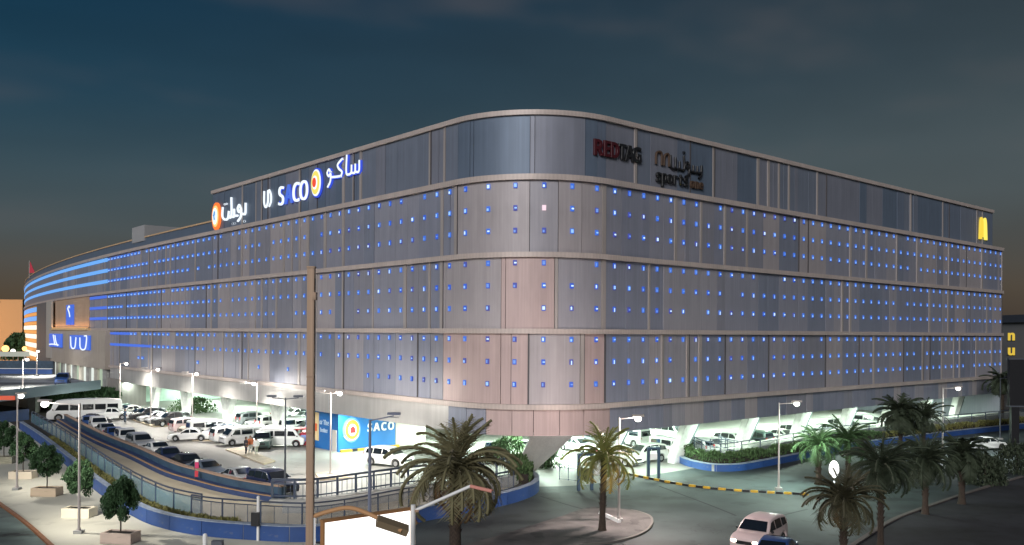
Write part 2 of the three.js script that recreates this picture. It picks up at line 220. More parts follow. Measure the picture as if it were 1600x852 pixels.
part(mall, 'far_wall', ribbon(facePath(T_FAR, -HALF - 138), 0.0, 0.11, Y.b2, Y.b1 - 0.25), panelMats[4]);
part(mall, 'low_parapet', ribbon(facePath(T_FAR, PAR_L), 0, 0.1, Y.b1 + 0.25, Y.b1 + 1.45), parapetMats[0]);
part(mall, 'low_parapet_cap', ribbon(facePath(T_FAR, PAR_L), -0.3, 0.22, Y.b1 + 1.45, Y.b1 + 1.65), M(0.5, 0.34, 0.2));
part(mall, 'parapet_cap', ribbon(facePath(PAR_L - 0.1, PAR_R + 0.1), -0.5, 0.35, Y.roof - 0.35, Y.roof + 0.05), mat.ledge);
for (const [y, h, l] of [[Y.b1, 0.46, T_FAR], [Y.b2, 0.42, T_FAR], [Y.b3, 0.4, T_SOLID2], [Y.b4, 0.42, T_SOLID3]]) part(mall, 'ledge', ribbon(facePath(l, T_END + 0.1), 0, 0.42, y - h / 2, y + h / 2), mat.ledge);
part(mall, 'end_wall', ribbon([face(T_END).p, inner(T_END)], 0, 0.4, 0, Y.b1 + 0.2), panelMats[2]);
part(mall, 'parapet_return', ribbon([face(PAR_L).p, [face(PAR_L).p[0] + RD[0] * 9, face(PAR_L).p[1] + RD[1] * 9]], 0, 0.4, Y.b1 + 0.2, Y.roof), parapetMats[1]);
part(mall, 'roof', slab([...outline, ...[...innerLine].reverse()], Y.b1 - 0.3, Y.b1), mat.concrete);
part(mall, 'ceiling', slab([...outline.map((p) => p), ...[...innerLine].reverse()], Y.soffit + 0.02, Y.soffit + 0.3), mat.ceiling);
part(mall, 'inner_wall', ribbon(innerLine, -0.5, 0, 0, Y.b1), mat.inner);
part(mall, 'rooftop_box', [box(9, 2.4, 6, 0, 0, 0)].map((g) => move(g, ...[AT(262, 355, 138)].map(([x, y, z]) => [x, Y.b1 + 2.2, z])[0], 0.7)), M(0.3, 0.3, 0.31));
part(mall, 'rooftop_box', box(6, 1.5, 5, ...[AT(188, 380, 172)].map(([x, y, z]) => [x, Y.b1 + 1.6, z])[0]), M(0.2, 0.2, 0.21));

// the little blue lights behind the panels
const frameMats = [GLOW(0.03, 0.14, 0.85, 0.75), GLOW(0.05, 0.2, 0.9, 0.8), GLOW(0.1, 0.14, 0.8, 0.5)], coreMats = [GLOW(0.3, 0.55, 1, 1.15), GLOW(0.6, 0.78, 1, 1.3), GLOW(0.2, 0.4, 1, 0.8)];
const winGeo = [[0.13, 0.26], [0.1, 0.32], [0.2, 0.12], [0.16, 0.2], [0.22, 0.28]].map(([w, h], i) => {
  const f = plain(box(0.32, 0.43, 0.06, 0, 0, 0.03)), c = plain(box(w, h, 0.02, (i % 3 - 1) * 0.04, (i % 2) * -0.06, 0.07)), g = mergeGeometries([f, c], true); return g;
});
for (const t of cols) for (let k = 1; k <= 3; k++) {
  const tier = tiers[3 - k]; const strips = k === 1 ? T_STRIP : T_STRIP; if (t < strips || t < tier.tl) continue;
  const top = [0, Y.b1, Y.b2, Y.b3][k];
  for (let r = 0; r < 3; r++) { if (rnd() < 0.035) continue; if (k === 3 && r === 2 && t < -HALF - 14 && rnd() < 0.8) continue; const y = top - 0.66 - r * 1.83; winParts.push({ t, y, g: Math.floor(rnd() * 5), f: rnd() < 0.2 ? 2 : Math.floor(rnd() * 2), c: Math.floor(rnd() * 3), size: pxSize(t, 0.4, y - 0.25, y + 0.25), white: rnd() < 0.0018 }); }
}
winParts.sort((a, b) => b.size - a.size);
const T_WIDE = tAtPx(335);
const winMatrix = (w) => { const f = face(w.t); const m = new THREE.Object3D(); m.position.set(f.p[0] + f.n[0] * 0.15, w.y, -(f.p[1] + f.n[1] * 0.15)); m.rotation.y = Math.atan2(f.n[0], -f.n[1]); if (w.t < T_WIDE) m.scale.set(lerp(1.7, 4.6, clamp((T_WIDE - w.t) / (T_WIDE - T_STRIP), 0, 1)), 1, 1); m.updateMatrix(); return m; };
const whiteWin = GLOW(1, 0.75, 0.85, 1.0);
winParts.slice(0, 298).forEach((w) => { const o = winMatrix(w), m = part(mall, 'window', winGeo[w.g], w.white ? [whiteWin, whiteWin] : [frameMats[w.f], coreMats[w.c]]); m.position.copy(o.position); m.rotation.copy(o.rotation); m.scale.copy(o.scale); });
{ const list = winParts.slice(298), im = new THREE.InstancedMesh(winGeo[3], [frameMats[1], coreMats[0]], list.length); list.forEach((w, i) => im.setMatrixAt(i, winMatrix(w).matrix)); im.name = 'far_windows'; im.userData = { kind: 'stuff' }; mall.add(im); }
// continuous light strips toward the far curved end
for (let r = 0; r < 3; r++) { const y = Y.b1 - 0.66 - r * 1.83; part(mall, 'light_strip', ribbon(facePath(T_FAR, T_STRIP - 0.6), 0.1, 0.24, y - 0.3, y + 0.3), mat.ledSky); }
for (let r = 0; r < 3; r++) { const y = Y.b2 - 0.66 - r * 1.83; part(mall, 'light_strip', ribbon(facePath(T_SOLID2 + 0.5, T_STRIP - 0.6), 0.16, 0.26, y - 0.24, y + 0.24), mat.ledBlue); }
for (let r = 0; r < 2; r++) { const y = Y.b3 - 0.66 - r * 1.83; part(mall, 'light_strip', ribbon(facePath(T_SOLID3 + 0.5, tAtPx(r ? 240 : 205)), 0.16, 0.26, y - 0.17, y + 0.17), mat.ledBlue); }
// far curved end below the second ledge: orange and white bands of light; dark stair tower; plain sign wall
const T_TOWER = tAtPx(62), T_TOWER2 = tAtPx(86);
part(mall, 'curved_end_wall', ribbon(facePath(T_FAR, T_TOWER + 3), -0.3, 0.05, 0, Y.b2 - 0.2), M(0.5, 0.25, 0.1));
for (let i = 0; i < 6; i++) { const y = Y.b2 - 1.4 - i * 2.2; part(mall, 'light_strip', ribbon(facePath(T_FAR, T_TOWER + 3), 0.06, 0.3, y - 0.55, y + 0.55), i < 2 ? mat.ledSky : mat.ledWhite); part(mall, 'light_strip', ribbon(facePath(T_FAR, T_TOWER + 3), 0.06, 0.24, y - 1.5, y - 0.7), mat.ledWarm); }
part(mall, 'stair_tower', ribbon(facePath(T_TOWER, T_TOWER2), -3, 0.7, 0, Y.b2 - 0.25), M(0.16, 0.16, 0.17, { map: rep(texPanel, 0.1, 0.05), roughness: 0.6 }));
part(mall, 'tower_pier', ribbon(facePath(T_TOWER2 - 5, T_TOWER2 + 2), 0.71, 1.1, Y.b4, Y.b2 - 0.25), M(0.36, 0.34, 0.31));
part(mall, 'sign_wall', ribbon(facePath(T_TOWER2, T_SOLID2), 0, 0.25, Y.b3 + 0.3, Y.b2 - 0.21), M(0.5, 0.36, 0.26, { map: rep(texPanel, 0.04, 0.1) }));
part(mall, 'sign_wall', ribbon(facePath(T_TOWER2, T_SOLID3), 0, 0.9, Y.b4 - 0.6, Y.b3 - 0.2), M(0.46, 0.4, 0.34, { map: rep(texPanel, 0.04, 0.1) }));
part(mall, 'wall_ledge', ribbon(facePath(T_TOWER2, T_SOLID2 + 2), 0, 1.1, Y.b3 - 0.2, Y.b3 + 0.2), M(0.62, 0.42, 0.22));
part(mall, 'ledge_light', ribbon(facePath(T_TOWER2 + 1, T_SOLID2 + 1), 0.6, 0.9, Y.b3 + 0.2, Y.b3 + 0.34), GLOW(1, 0.5, 0.18, 0.9));
{ const n = 3; for (let i = 0; i < n; i++) { const t = lerp(T_TOWER2 + 1, T_SOLID2 + 1, (i + 0.5) / n), w = (T_SOLID2 - T_TOWER2) / n, a = onFace(t, Y.b3 + 0.42, 0.75), l = new THREE.RectAreaLight(new THREE.Color(1, 0.5, 0.2), 9, w, 0.3); l.position.set(...a.pos); l.rotation.order = 'YXZ'; l.rotation.set(Math.PI / 2, a.turn, 0); l.name = 'ledge_light'; scene.add(l); } }
{ // lit shop fronts under the sign wall
  for (let t = T_TOWER2 + 1, i = 0; t < T_SOLID3 - 3; t += 6, i++) { part(mall, 'shop_window', ribbon(facePath(t, t + 3.6), 0.02, 0.12, 0.1, Y.b4 - 0.7), i % 3 === 1 ? GLOW(0.75, 0.95, 0.7, 0.5) : GLOW(0.92, 1, 0.92, 0.85)); part(mall, 'shop_pier', ribbon(facePath(t + 3.6, t + 6), 0, 0.5, 0, Y.b4 - 0.6), i % 2 ? mat.concrete : mat.cream); }
  part(mall, 'corner_pier', ribbon(facePath(T_SOLID3 - 1, T_SOLID3 + 6), -4, 0.3, 0, Y.soffit + 0.4), M(0.3, 0.28, 0.26, { map: rep(texPanel, 0.1, 0.1) }));
}
// wide splayed columns
function splay(tc, right, edgeMat, back = 2.2) {
  const f = face(tc), tdir = [-f.n[1], f.n[0]], sgn = tdir[0] * (right ? RD[0] : -LD[0]) + tdir[1] * (right ? RD[1] : -LD[1]) > 0 ? 1 : -1, e = [tdir[0] * sgn, tdir[1] * sgn], H = Y.soffit + 0.02;
  const s = new THREE.Shape(); s.moveTo(-0.5, 0); s.lineTo(0.5, 0);
  if (right) { s.lineTo(0.75, 0.5); s.lineTo(3.6, H); s.lineTo(1.7, H); s.lineTo(-0.5, 0.5); } else { s.lineTo(0.8, 1.4); s.lineTo(2.3, H); s.lineTo(1.6, H); s.quadraticCurveTo(1.0, H - 1.9, 0.5, H); s.lineTo(-1.6, H); s.quadraticCurveTo(-1.1, 2.0, -0.65, 1.0); } s.closePath();
  const g = new THREE.ExtrudeGeometry(s, { depth: 0.7, bevelEnabled: true, bevelSize: 0.08, bevelThickness: 0.08, bevelSegments: 2 }); g.translate(0, 0, -0.35);
  const m = part(mall, 'column', g, edgeMat); const p = [f.p[0] - f.n[0] * back, f.p[1] - f.n[1] * back]; m.position.set(p[0], 0, -p[1]); m.rotation.y = Math.atan2(e[1], e[0]); if (right) part(m, 'column_edge', [bar([0.6, 0.05, 0], [0.85, 0.5, 0], 0.16, 0.9), bar([0.84, 0.48, 0], [3.7, H - 0.02, 0], 0.2, 0.9)], mat.colEdge); return m;
}
for (const t of [3, 13.5, 24, 34.5, 45, 55.5, 66, 76.5]) splay(HALF + t, true, mat.column, 3.4);
for (const s of [26, 40, 55, 70, 84]) splay(-HALF - s, false, mat.column, 3.4);
{ // leaning corner pillar
  const a = [1.0, 77.8], b = [3.3, 71.8], g = new THREE.BoxGeometry(2.0, 1, 1.1, 1, 1, 1), p = g.attributes.position;
  for (let i = 0; i < p.count; i++) { const top = p.getY(i) > 0, c = top ? b : a, k = top ? 1.7 : 0.8; p.setXYZ(i, c[0] + p.getX(i) * k, top ? Y.soffit + 0.02 : 0, -c[1] + p.getZ(i) * k); } g.computeVertexNormals(); part(mall, 'column', g, mat.column);
}
// ceiling lights of the car park
const ceilLights = [];
function ceilingLight(p, ang, I, col, len = 5) {
  const o = part(mall, 'ceiling_light', box(len, 0.08, 0.35, 0, 0, 0), mat.tubeGlow); o.position.set(p[0], Y.soffit - 0.08, -p[1]); o.rotation.y = ang;
  const l = new THREE.RectAreaLight(new THREE.Color(...col), I, len, 0.35); l.position.set(p[0], Y.soffit - 0.14, -p[1]); l.rotation.set(-Math.PI / 2, 0, ang); scene.add(l); l.name = 'ceiling_light'; ceilLights.push(l);
}
const inw0 = (t, d) => { const f = face(t); return [f.p[0] - f.n[0] * d, f.p[1] - f.n[1] * d]; };
const inw = (t, d) => { const f = face(t); return [f.p[0] - f.n[0] * d, f.p[1] - f.n[1] * d]; };
for (const t of [8.2, 18.7, 29.2, 39.7, 50.2, 60.7, 71]) { ceilingLight(inw(HALF + t, 1.0), 0.7, 200, [0.78, 1, 0.84]); ceilingLight(inw(HALF + t, 15), 0.7, 650, [0.76, 1, 0.83]); }
part(mall, 'inner_wall', ribbon([inw0(-HALF - 99, 29), inw0(-HALF - 99, 1)], 0, 0.3, 0, Y.soffit), mat.inner);
for (const s of [4, 18, 33, 47.5, 62.5, 77, 92]) { ceilingLight(inw(-HALF - s, 1.0), -0.85, 240, [0.84, 1, 0.88]); ceilingLight(inw(-HALF - s, 14), -0.85, 620, [0.78, 1, 0.84]); }
ceilingLight([3, 84], 0, 300, [0.8, 1, 0.85]); ceilingLight([4, 96], 0, 320, [0.78, 1, 0.84]);

// ------------------------------------------------------------------ signs on the building
const font = await new FontLoader().loadAsync('fonts/droid/droid_sans_bold.typeface.json'), fontR = await new FontLoader().loadAsync('fonts/droid/droid_sans_regular.typeface.json');
function glyph(txt, size, depth, f = font) { const g = new TextGeometry(txt, { font: f, size, depth, curveSegments: 5, bevelEnabled: true, bevelSize: 0.015, bevelThickness: 0.02, bevelSegments: 1 }); g.computeBoundingBox(); const b = g.boundingBox; g.translate(-(b.min.x + b.max.x) / 2, 0, 0); return g; }
function onFace(t, y, out = 0.2) { const f = face(t); return { pos: [f.p[0] + f.n[0] * out, y, -(f.p[1] + f.n[1] * out)], turn: Math.atan2(f.n[0], -f.n[1]) }; }
function place(m, base, a) { m.position.set(a.pos[0] - base.position.x, a.pos[1] - base.position.y, a.pos[2] - base.position.z); m.rotation.y = a.turn; return m; }
const strokes = (list, r, dz = 0.1) => list.map((p) => tube(p.map(([x, y]) => [x, y, dz]), r, p.length * 5, 6));
function oval(rx, ry, depth, z) { const s = new THREE.Shape(); s.absellipse(0, 0, rx, ry, 0, Math.PI * 2, false); const g = new THREE.ExtrudeGeometry(s, { depth, bevelEnabled: false, curveSegments: 24 }); return g.translate(0, 0, z); }
function signAt(name, label, t, y, parts) { const a = onFace(t, y), o = thing(name, label, 'sign', a.pos, a.turn); for (const [n, g, m] of parts) part(o, n, g, m); return o; }
const tl = (px) => tAtPx(px);
signAt('round_logo_sign', 'glowing orange ringed oval logo sign at the left end of the roof parapet', tl(341), 27.05, [['ring', oval(1.25, 1.75, 0.25, 0), mat.orangeGlow], ['inner_ring', oval(0.92, 1.35, 0.06, 0.26), GLOW(1, 0.62, 0.2, 1.2)], ['face', oval(0.68, 1.05, 0.06, 0.33), GLOW(0.75, 0.95, 1, 1.2)], ['figure', merge(strokes([[[0.1, 0.6], [-0.1, 0.1], [0.05, -0.5]], [[-0.25, 0.1], [0.3, 0.25]]], 0.1, 0.42)), GLOW(0.1, 0.35, 0.9, 0.8)]]);
{ // Arabic lettering: right to left
  const w = 1; const S = [
    [[-3.2, 1.15], [-3.25, 0.2], [-2.7, -0.15], [-2.0, -0.1], [-1.75, 0.6]], [[-2.75, 1.35], [-2.7, 1.4]], [[-2.3, 1.35], [-2.25, 1.4]],
    [[-1.2, 1.9], [-1.2, 0.1], [-1.5, -0.1], [-1.75, 0.1]], [[-1.2, 0], [-0.6, -0.05], [-0.55, 0.7]], [[-0.55, 0], [0.25, -0.05]], [[0.95, 0.6], [0.55, 0.95], [0.25, 0.6], [0.6, 0.25], [1.0, 0.55], [0.95, -0.2], [0.3, -0.6]],
    [[1.45, 0.0], [1.9, -0.05], [2.0, 1.0]], [[1.0, 0.1], [1.5, -0.05]], [[-0.85, -0.75], [-0.8, -0.75]], [[-0.45, -0.75], [-0.4, -0.75]], [[1.7, -0.75], [1.8, -0.75]]];
  signAt('arabic_shop_sign', 'white glowing Arabic lettering beside the orange oval logo on the parapet', tl(372), 26.6, [['lettering', merge(strokes(S.map((q) => q.map(([x, y]) => [x * 1.3, y * 1.25])), 0.15)), mat.signWhite]]);
}
signAt('letter_sign', 'single white glowing letter U between the Arabic lettering and SACO', tl(420), 26.75, [['letter', merge(strokes([[[-0.8, 1.9], [-0.75, 0.4], [-0.35, 0], [0.15, 0.5], [0.2, 1.9]], [[0.5, 1.9], [0.95, 1.3], [0.95, 0.5], [0.5, 0]]], 0.13)), mat.signWhite]]);
{
  const a = onFace(tl(460), 26.6), o = thing('shop_name_sign', 'white and blue glowing SACO letters on the roof parapet', 'sign', a.pos, a.turn);
  [['S', -2.7], ['A', -0.95], ['C', 0.85], ['O', 2.6]].forEach(([c, x]) => { const g = glyph(c, 2.05, 0.16, fontR).translate(x, 0, 0.05); part(o, 'letter', g, c === 'A' ? GLOW(0.08, 0.2, 0.9, 0.8) : mat.signWhite); part(o, 'letter_halo', glyph(c, 2.05, 0.05, font).translate(x, 0, 0), mat.signBlue); });
}
signAt('round_logo_sign', 'glowing yellow and red oval logo sign in a blue rim beside SACO', tl(498), 28.05, [['rim', oval(1.15, 1.55, 0.2, 0), mat.signBlue], ['white_ring', oval(1.0, 1.4, 0.06, 0.21), mat.signWhite], ['yellow_ring', oval(0.86, 1.22, 0.06, 0.28), GLOW(0.95, 0.8, 0.15, 1)], ['white_face', oval(0.5, 0.72, 0.06, 0.35), mat.signWhite], ['red_centre', oval(0.36, 0.5, 0.06, 0.42), GLOW(1, 0.08, 0.03, 0.9)]]);
{
  const S = [[[-3.3, 0.7], [-3.65, 1.05], [-4.0, 0.7], [-3.65, 0.35], [-3.3, 0.6], [-3.35, -0.2], [-3.9, -0.75]], [[-3.3, 0.2], [-2.2, 0.1], [-1.2, 0.05]], [[-1.2, 0.05], [-1.0, 0.4], [-1.7, 0.9], [-1.9, 1.25], [-1.0, 1.75]], [[-0.1, 2.0], [-0.1, 0.1], [0.3, 0.0]], [[0.3, 0], [0.75, 0.1], [0.85, 0.9]], [[0.85, 0.1], [1.45, 0.05], [1.55, 0.9]], [[1.55, 0.1], [2.2, 0.05], [2.3, 1.15]]];
  const o = signAt('arabic_shop_sign', 'white glowing Arabic SACO lettering nearest the corner of the parapet', tl(546), 28.05, [['lettering', merge(strokes(S, 0.13, 0.14)), mat.signWhite], ['lettering_halo', merge(strokes(S, 0.2, 0.02)), mat.signBlue]]);
}
{ // letters that follow the curve of the corner
  const a = onFace(tAtPx(925, true), 27.15), o = thing('shop_name_sign', 'unlit REDTAG sign in dark red and black letters near the corner', 'sign', a.pos, 0), red = M(0.055, 0.004, 0.009, { roughness: 0.5 }), t0 = tAtPx(931, true), t1 = tAtPx(990, true);
  [...'REDTAG'].forEach((c, i) => place(part(o, 'letter', glyph(c, 1.32, 0.18), i < 3 ? red : mat.black), o, onFace(lerp(t0, t1, i / 5), 27.15, 0.14)));
}
{
  const a = onFace(tAtPx(1056, true), 26.2), o = thing('sports_shop_sign', 'unlit two line sports shop sign with dark and orange letters', 'sign', a.pos, a.turn), or = M(0.06, 0.034, 0.02), line = (list, m, y) => part(o, 'lettering', merge(strokes(list.map((p) => p.map(([x, yy]) => [x, yy + y])), 0.12, 0.05)), m);
  line([[[-3.2, 0.1], [-3.1, 1.1], [-2.5, 1.2], [-2.4, 0.1]], [[-2.1, 0.1], [-2.0, 1.0], [-1.5, 1.2], [-1.4, 0.1]]], or, 1.05);
  line([[[-1.2, 1.2], [-1.1, 0.1], [-0.6, 0.1], [-0.5, 1.1]], [[-0.5, 0.1], [0.0, 0.1], [0.1, 0.8]], [[0.1, 0.1], [0.7, 0.1], [0.7, 1.4]], [[1.5, 0.6], [1.2, 0.9], [0.95, 0.55], [1.3, 0.3], [1.5, 0.5], [1.4, -0.2], [0.9, -0.5]], [[1.5, 0.15], [2.0, 0.1], [2.1, 0.7]], [[2.1, 0.1], [2.6, 0.1], [2.7, 0.7]], [[2.7, 0.1], [3.2, 0.15], [3.3, 0.9], [3.3, 0.0], [2.9, -0.4]], [[0.6, 1.7], [0.8, 1.7]]], mat.black, 1.0);
  [...'sports'].forEach((c, i) => part(o, 'letter', glyph(c, 1.05, 0.16).translate(-2.9 + i * 0.78, -0.35, 0), mat.black));
  [...'one'].forEach((c, i) => part(o, 'letter', glyph(c, 0.8, 0.16).translate(1.9 + i * 0.66, -0.35, 0), or));
}
{ // yellow sign at the right end
  const a = onFace(tAtPx(1532, true), 26.0), o = thing('yellow_sign', 'glowing yellow arch shaped sign at the right end of the parapet', 'sign', a.pos, a.turn);
  for (const k of [-1, 1]) { const s = new THREE.Shape(); s.moveTo(k * 1.35, 0); s.lineTo(k * 1.15, 2.2); s.quadraticCurveTo(k * 1.0, 3.1, k * 0.6, 3.1); s.quadraticCurveTo(k * 0.2, 3.0, k * 0.06, 2.3); s.lineTo(k * 0.06, 0.35); s.lineTo(k * 0.5, 0.35); s.lineTo(k * 0.55, 0); s.closePath(); part(o, 'arch_half', new THREE.ExtrudeGeometry(s, { depth: 0.2, bevelEnabled: false }), k < 0 ? mat.yellowGlow : GLOW(1, 0.82, 0.12, 1.1)); }
}
{ // three blue shop signs on the plain wall far left
  const put = (pa, pb, y, h, label, S, out) => { const w = tl(pb) - tl(pa), t = (tl(pa) + tl(pb)) / 2, a = onFace(t, y, out), k = w / 5.4, o = thing('blue_shop_sign', label, 'sign', a.pos, a.turn, undefined); part(o, 'board', box(w, h, 0.3, 0, 0, 0.15), GLOW(0.05, 0.16, 0.8, 0.9)); part(o, 'mark', merge(strokes(S.map((q) => q.map(([x, yy]) => [x * k, yy])), 0.13, 0.34)), mat.signWhite); };
  put(87, 106, 10.3, 2.7, 'square blue lit sign with white slanted marks, far left on the beige wall', [[[-0.6, 1.1], [0.2, -0.9]], [[0.2, 1], [0.7, -0.3], [1.4, -1]], [[-2.4, -0.9], [-1, -0.8], [2, -0.9]]], 0.95);
  put(120, 151, 10.2, 2.6, 'wide blue lit sign with white U shaped marks on the beige wall', [[[-2.3, 1], [-2.1, -0.9], [-1, -0.9], [-0.7, 0.9]], [[0.4, 0.9], [0.5, -0.9], [1.9, -0.9], [2.2, 1.1], [1.6, 1.2]]], 0.95);
  put(108, 118, 15.4, 3.9, 'tall narrow blue lit sign above the two wide blue signs', [[[0.8, 1.4], [0, 1.7], [-0.8, 1.2], [0.3, 0.4], [0.9, -0.4]]], 0.3);
}
{ const a = onFace(tl(47), Y.b1 + 1, 0.3), o = thing('flag', 'red flag on a short pole on the far left roof edge', 'flag', a.pos); part(o, 'pole', cyl(0.1, 0.08, 4.6), mat.pole); const s = new THREE.Shape(); s.moveTo(0, 1.2); s.quadraticCurveTo(0.8, 1.7, 1.7, 1.0); s.lineTo(0.2, 4.4); s.closePath(); part(o, 'cloth', new THREE.ExtrudeGeometry(s, { depth: 0.06, bevelEnabled: false }), M(0.5, 0.02, 0.05)); }

// ------------------------------------------------------------------ ramp road, kerb walls, railings, paving
const wallPath = smooth([G(88, 660), G(120, 679), G(150, 695), G(200, 717), G(260, 746), G(300, 758), G(340, 769), G(400, 781), G(425, 785)], 6);
const railPath = smooth([G(425, 786), G(480, 786), G(560, 775), G(640, 763), G(720, 755), G(790, 748), G(826, 744)], 5);
const kerbPx = [[30, 671], [60, 692], [100, 725], [150, 768], [200, 803], [240, 822], [300, 836], [380, 844], [480, 848], [560, 838], [640, 820], [720, 804], [790, 790], [830, 777], [842, 768], [838, 757], [822, 749]];
const kerbPath = smooth(kerbPx.map(([x, y]) => G(x, y)), 5);
struct('ramp_road', 'pale beige ramp road curving between the blue kerb wall and the parking lot', sheet([...wallPath, ...railPath, ...[...kerbPath].reverse()], 0.02), mat.rampRoad);
{
  const o = thing('ramp_wall', 'dark blue low wall between the parking lot and the curving beige ramp road', 'wall');
  part(o, 'wall', ribbon(wallPath, -1.25, -0.9, 0, 0.95), mat.slate); part(o, 'coping', ribbon(wallPath, -1.3, -0.85, 0.95, 1.05), M(0.3, 0.2, 0.14)); part(o, 'footing', ribbon(wallPath, -0.9, 0.0, 0, 0.4), M(0.03, 0.06, 0.17, { map: rep(texFine, 0.3) }));
  part(o, 'footing_trim', ribbon(wallPath, -0.2, 0.02, 0.4, 0.44), M(0.4, 0.24, 0.12));
}
{
  const o = thing('blue_kerb_wall', 'bright blue kerb wall curving along the beige plaza and round the front tip', 'wall');
  blocks(o, 'wall_block', kerbPath, -0.35, 0, 0, 0.92, 3, mat.blue); part(o, 'backing', ribbon(kerbPath, -0.33, -0.04, 0, 0.91), mat.concrete); part(o, 'coping', ribbon(kerbPath, -0.4, 0.03, 0.92, 0.98), mat.blueTop); part(o, 'bed', ribbon(kerbPath, -1.5, -0.35, 0, 0.7), mat.soil);
}
function blocks(o, name, path, o0, o1, y0, y1, len, m) { const L = along(path), T = L[L.length - 1], n = Math.round(T / len); for (let i = 0; i < n; i++) { const s0 = T * i / n + 0.02, s1 = T * (i + 1) / n - 0.02, pts = []; for (let k = 0; k <= 4; k++) pts.push(atLength(path, L, lerp(s0, s1, k / 4)).p); part(o, name, ribbon(pts, o0, o1, y0, y1), m); } }
function leafCloud(n, size, place, seed, flat = 0) { // n small leaf faces
  const r = rng(seed), pos = [], a = V(0, 0, 0), b = V(0, 0, 0), nn = V(0, 0, 0);
  for (let i = 0; i < n; i++) {
    const p = place(r); if (!p) continue; const s = size * (0.6 + r() * 0.8), th = r() * Math.PI * 2, z = (r() * 2 - 1) * (1 - flat), q = Math.sqrt(1 - z * z); nn.set(q * Math.cos(th), z, q * Math.sin(th)); a.set(-Math.sin(th), r() - 0.5, Math.cos(th)).cross(nn).normalize(); b.crossVectors(nn, a);
    const P = (u, v) => [p[0] + a.x * u * s + b.x * v * s, p[1] + a.y * u * s + b.y * v * s, p[2] + a.z * u * s + b.z * v * s];
    pos.push(...P(-1, 0), ...P(0, -0.45), ...P(1, 0), ...P(-1, 0), ...P(1, 0), ...P(0, 0.45));
  }
  const g = new THREE.BufferGeometry(); g.setAttribute('position', new THREE.Float32BufferAttribute(pos, 3)); g.computeVertexNormals(); return g;
}
function hedge(name, label, path, off, w, y0, h, dens, m, seed, size = 0.13) {
  const L = along(path), T = L[L.length - 1]; const g = leafCloud(Math.round(T * dens), size, (r) => { const s = r() * T, { p, d } = atLength(path, L, s), o = off + (r() - 0.5) * w, hh = h * (0.65 + 0.45 * vnoise(s * 0.9 + seed, 3)), y = y0 + hh * Math.sqrt(r()); return [p[0] + d[1] * o, y, -(p[1] - d[0] * o)]; }, seed);
  const o = thing(name, label, 'hedge'); part(o, 'foliage', g, m); part(o, 'stems', ribbon(path, off - w * 0.3, off + w * 0.3, y0 - 0.1, y0 + h * 0.5), mat.soil); return o;
}
const cut = (path, a, b) => path.slice(Math.floor(a * (path.length - 1)), Math.ceil(b * (path.length - 1)) + 1);
hedge('planted_strip', 'yellow green low planting on top of the blue kerb wall beside the plaza', cut(kerbPath, 0.08, 0.42), -0.75, 0.55, 0.72, 0.36, 110, mat.dryHedge, 5);
hedge('hedge', 'dark green hedge at the front tip of the blue kerb wall', cut(kerbPath, 0.85, 1), -1.1, 1.2, 0.7, 1.5, 420, mat.hedge, 6, 0.16);
function fence(name, label, path, off, y0, h, step, panelMat, opts = {}) {
  const o = thing(name, label, 'fence'), L = along(path), T = L[L.length - 1], shifted = path.map((_, i) => { const { p, d } = atLength(path, L, Math.min(L[i], T - 1e-3)); return [p[0] + d[1] * off, p[1] - d[0] * off]; }), r = opts.r ?? 0.045, n = Math.max(2, Math.round(T / step)), SL = along(shifted), ST = SL[SL.length - 1];
  const m = opts.mat ?? mat.rail;
  part(o, 'top_rail', ribbon(shifted, -r, r, y0 + h - r, y0 + h + r), m);
  for (const k of opts.rails ?? [0.83, 0.06]) part(o, 'rail', ribbon(shifted, -r * 0.7, r * 0.7, y0 + h * k - r * 0.6, y0 + h * k + r * 0.6), m);
  for (let i = 0; i <= n; i++) { const { p } = atLength(shifted, SL, clamp(ST * i / n, 0, ST - 1e-3)); part(o, 'post', box(r * 2, h, r * 2, p[0], y0 + h / 2, -p[1]), m); }
  if (panelMat) part(o, 'mesh_panel', ribbon(shifted, -0.006, 0.006, y0 + h * 0.07, y0 + h * 0.82), panelMat);
  if (opts.bars) { const gs = []; for (let s = 0; s < ST; s += opts.bars) { const { p } = atLength(shifted, SL, s); gs.push(box(0.035, h * 0.78, 0.035, p[0], y0 + h * 0.45, -p[1])); } part(o, 'bars', gs, m).userData = { kind: 'stuff' }; }
  return o;
}
fence('ramp_fence', 'fence with teal tinted glass panels above the planting by the small trees', cut(kerbPath, 0.0, 0.36), -1.35, 0.7, 1.5, 3.2, mat.glassRail);
fence('ramp_fence', 'grey mesh fence above the bright blue kerb wall behind the tall tan pole', cut(kerbPath, 0.36, 0.8), -1.2, 0.7, 1.4, 3.0, mat.mesh, { bars: 0.9 });
fence('railing', 'dark blue post railing between the parking lot and the ramp road', railPath, 0, 0.0, 1.7, 1.7, null, { r: 0.08, rails: [0.82, 0.3, 0.08], bars: 0.45 });
single('ramp_upstand', 'grey low concrete upstand under the dark blue railing', 'kerb', ribbon(railPath, 0.15, 0.75, 0, 0.34), mat.concrete);
single('ramp_barrier', 'long grey concrete barrier in the middle of the ramp road before the mesh fence', 'barrier', ribbon(cut(railPath, 0.1, 0.85), 3.4, 3.75, 0.02, 0.85), mat.concrete);

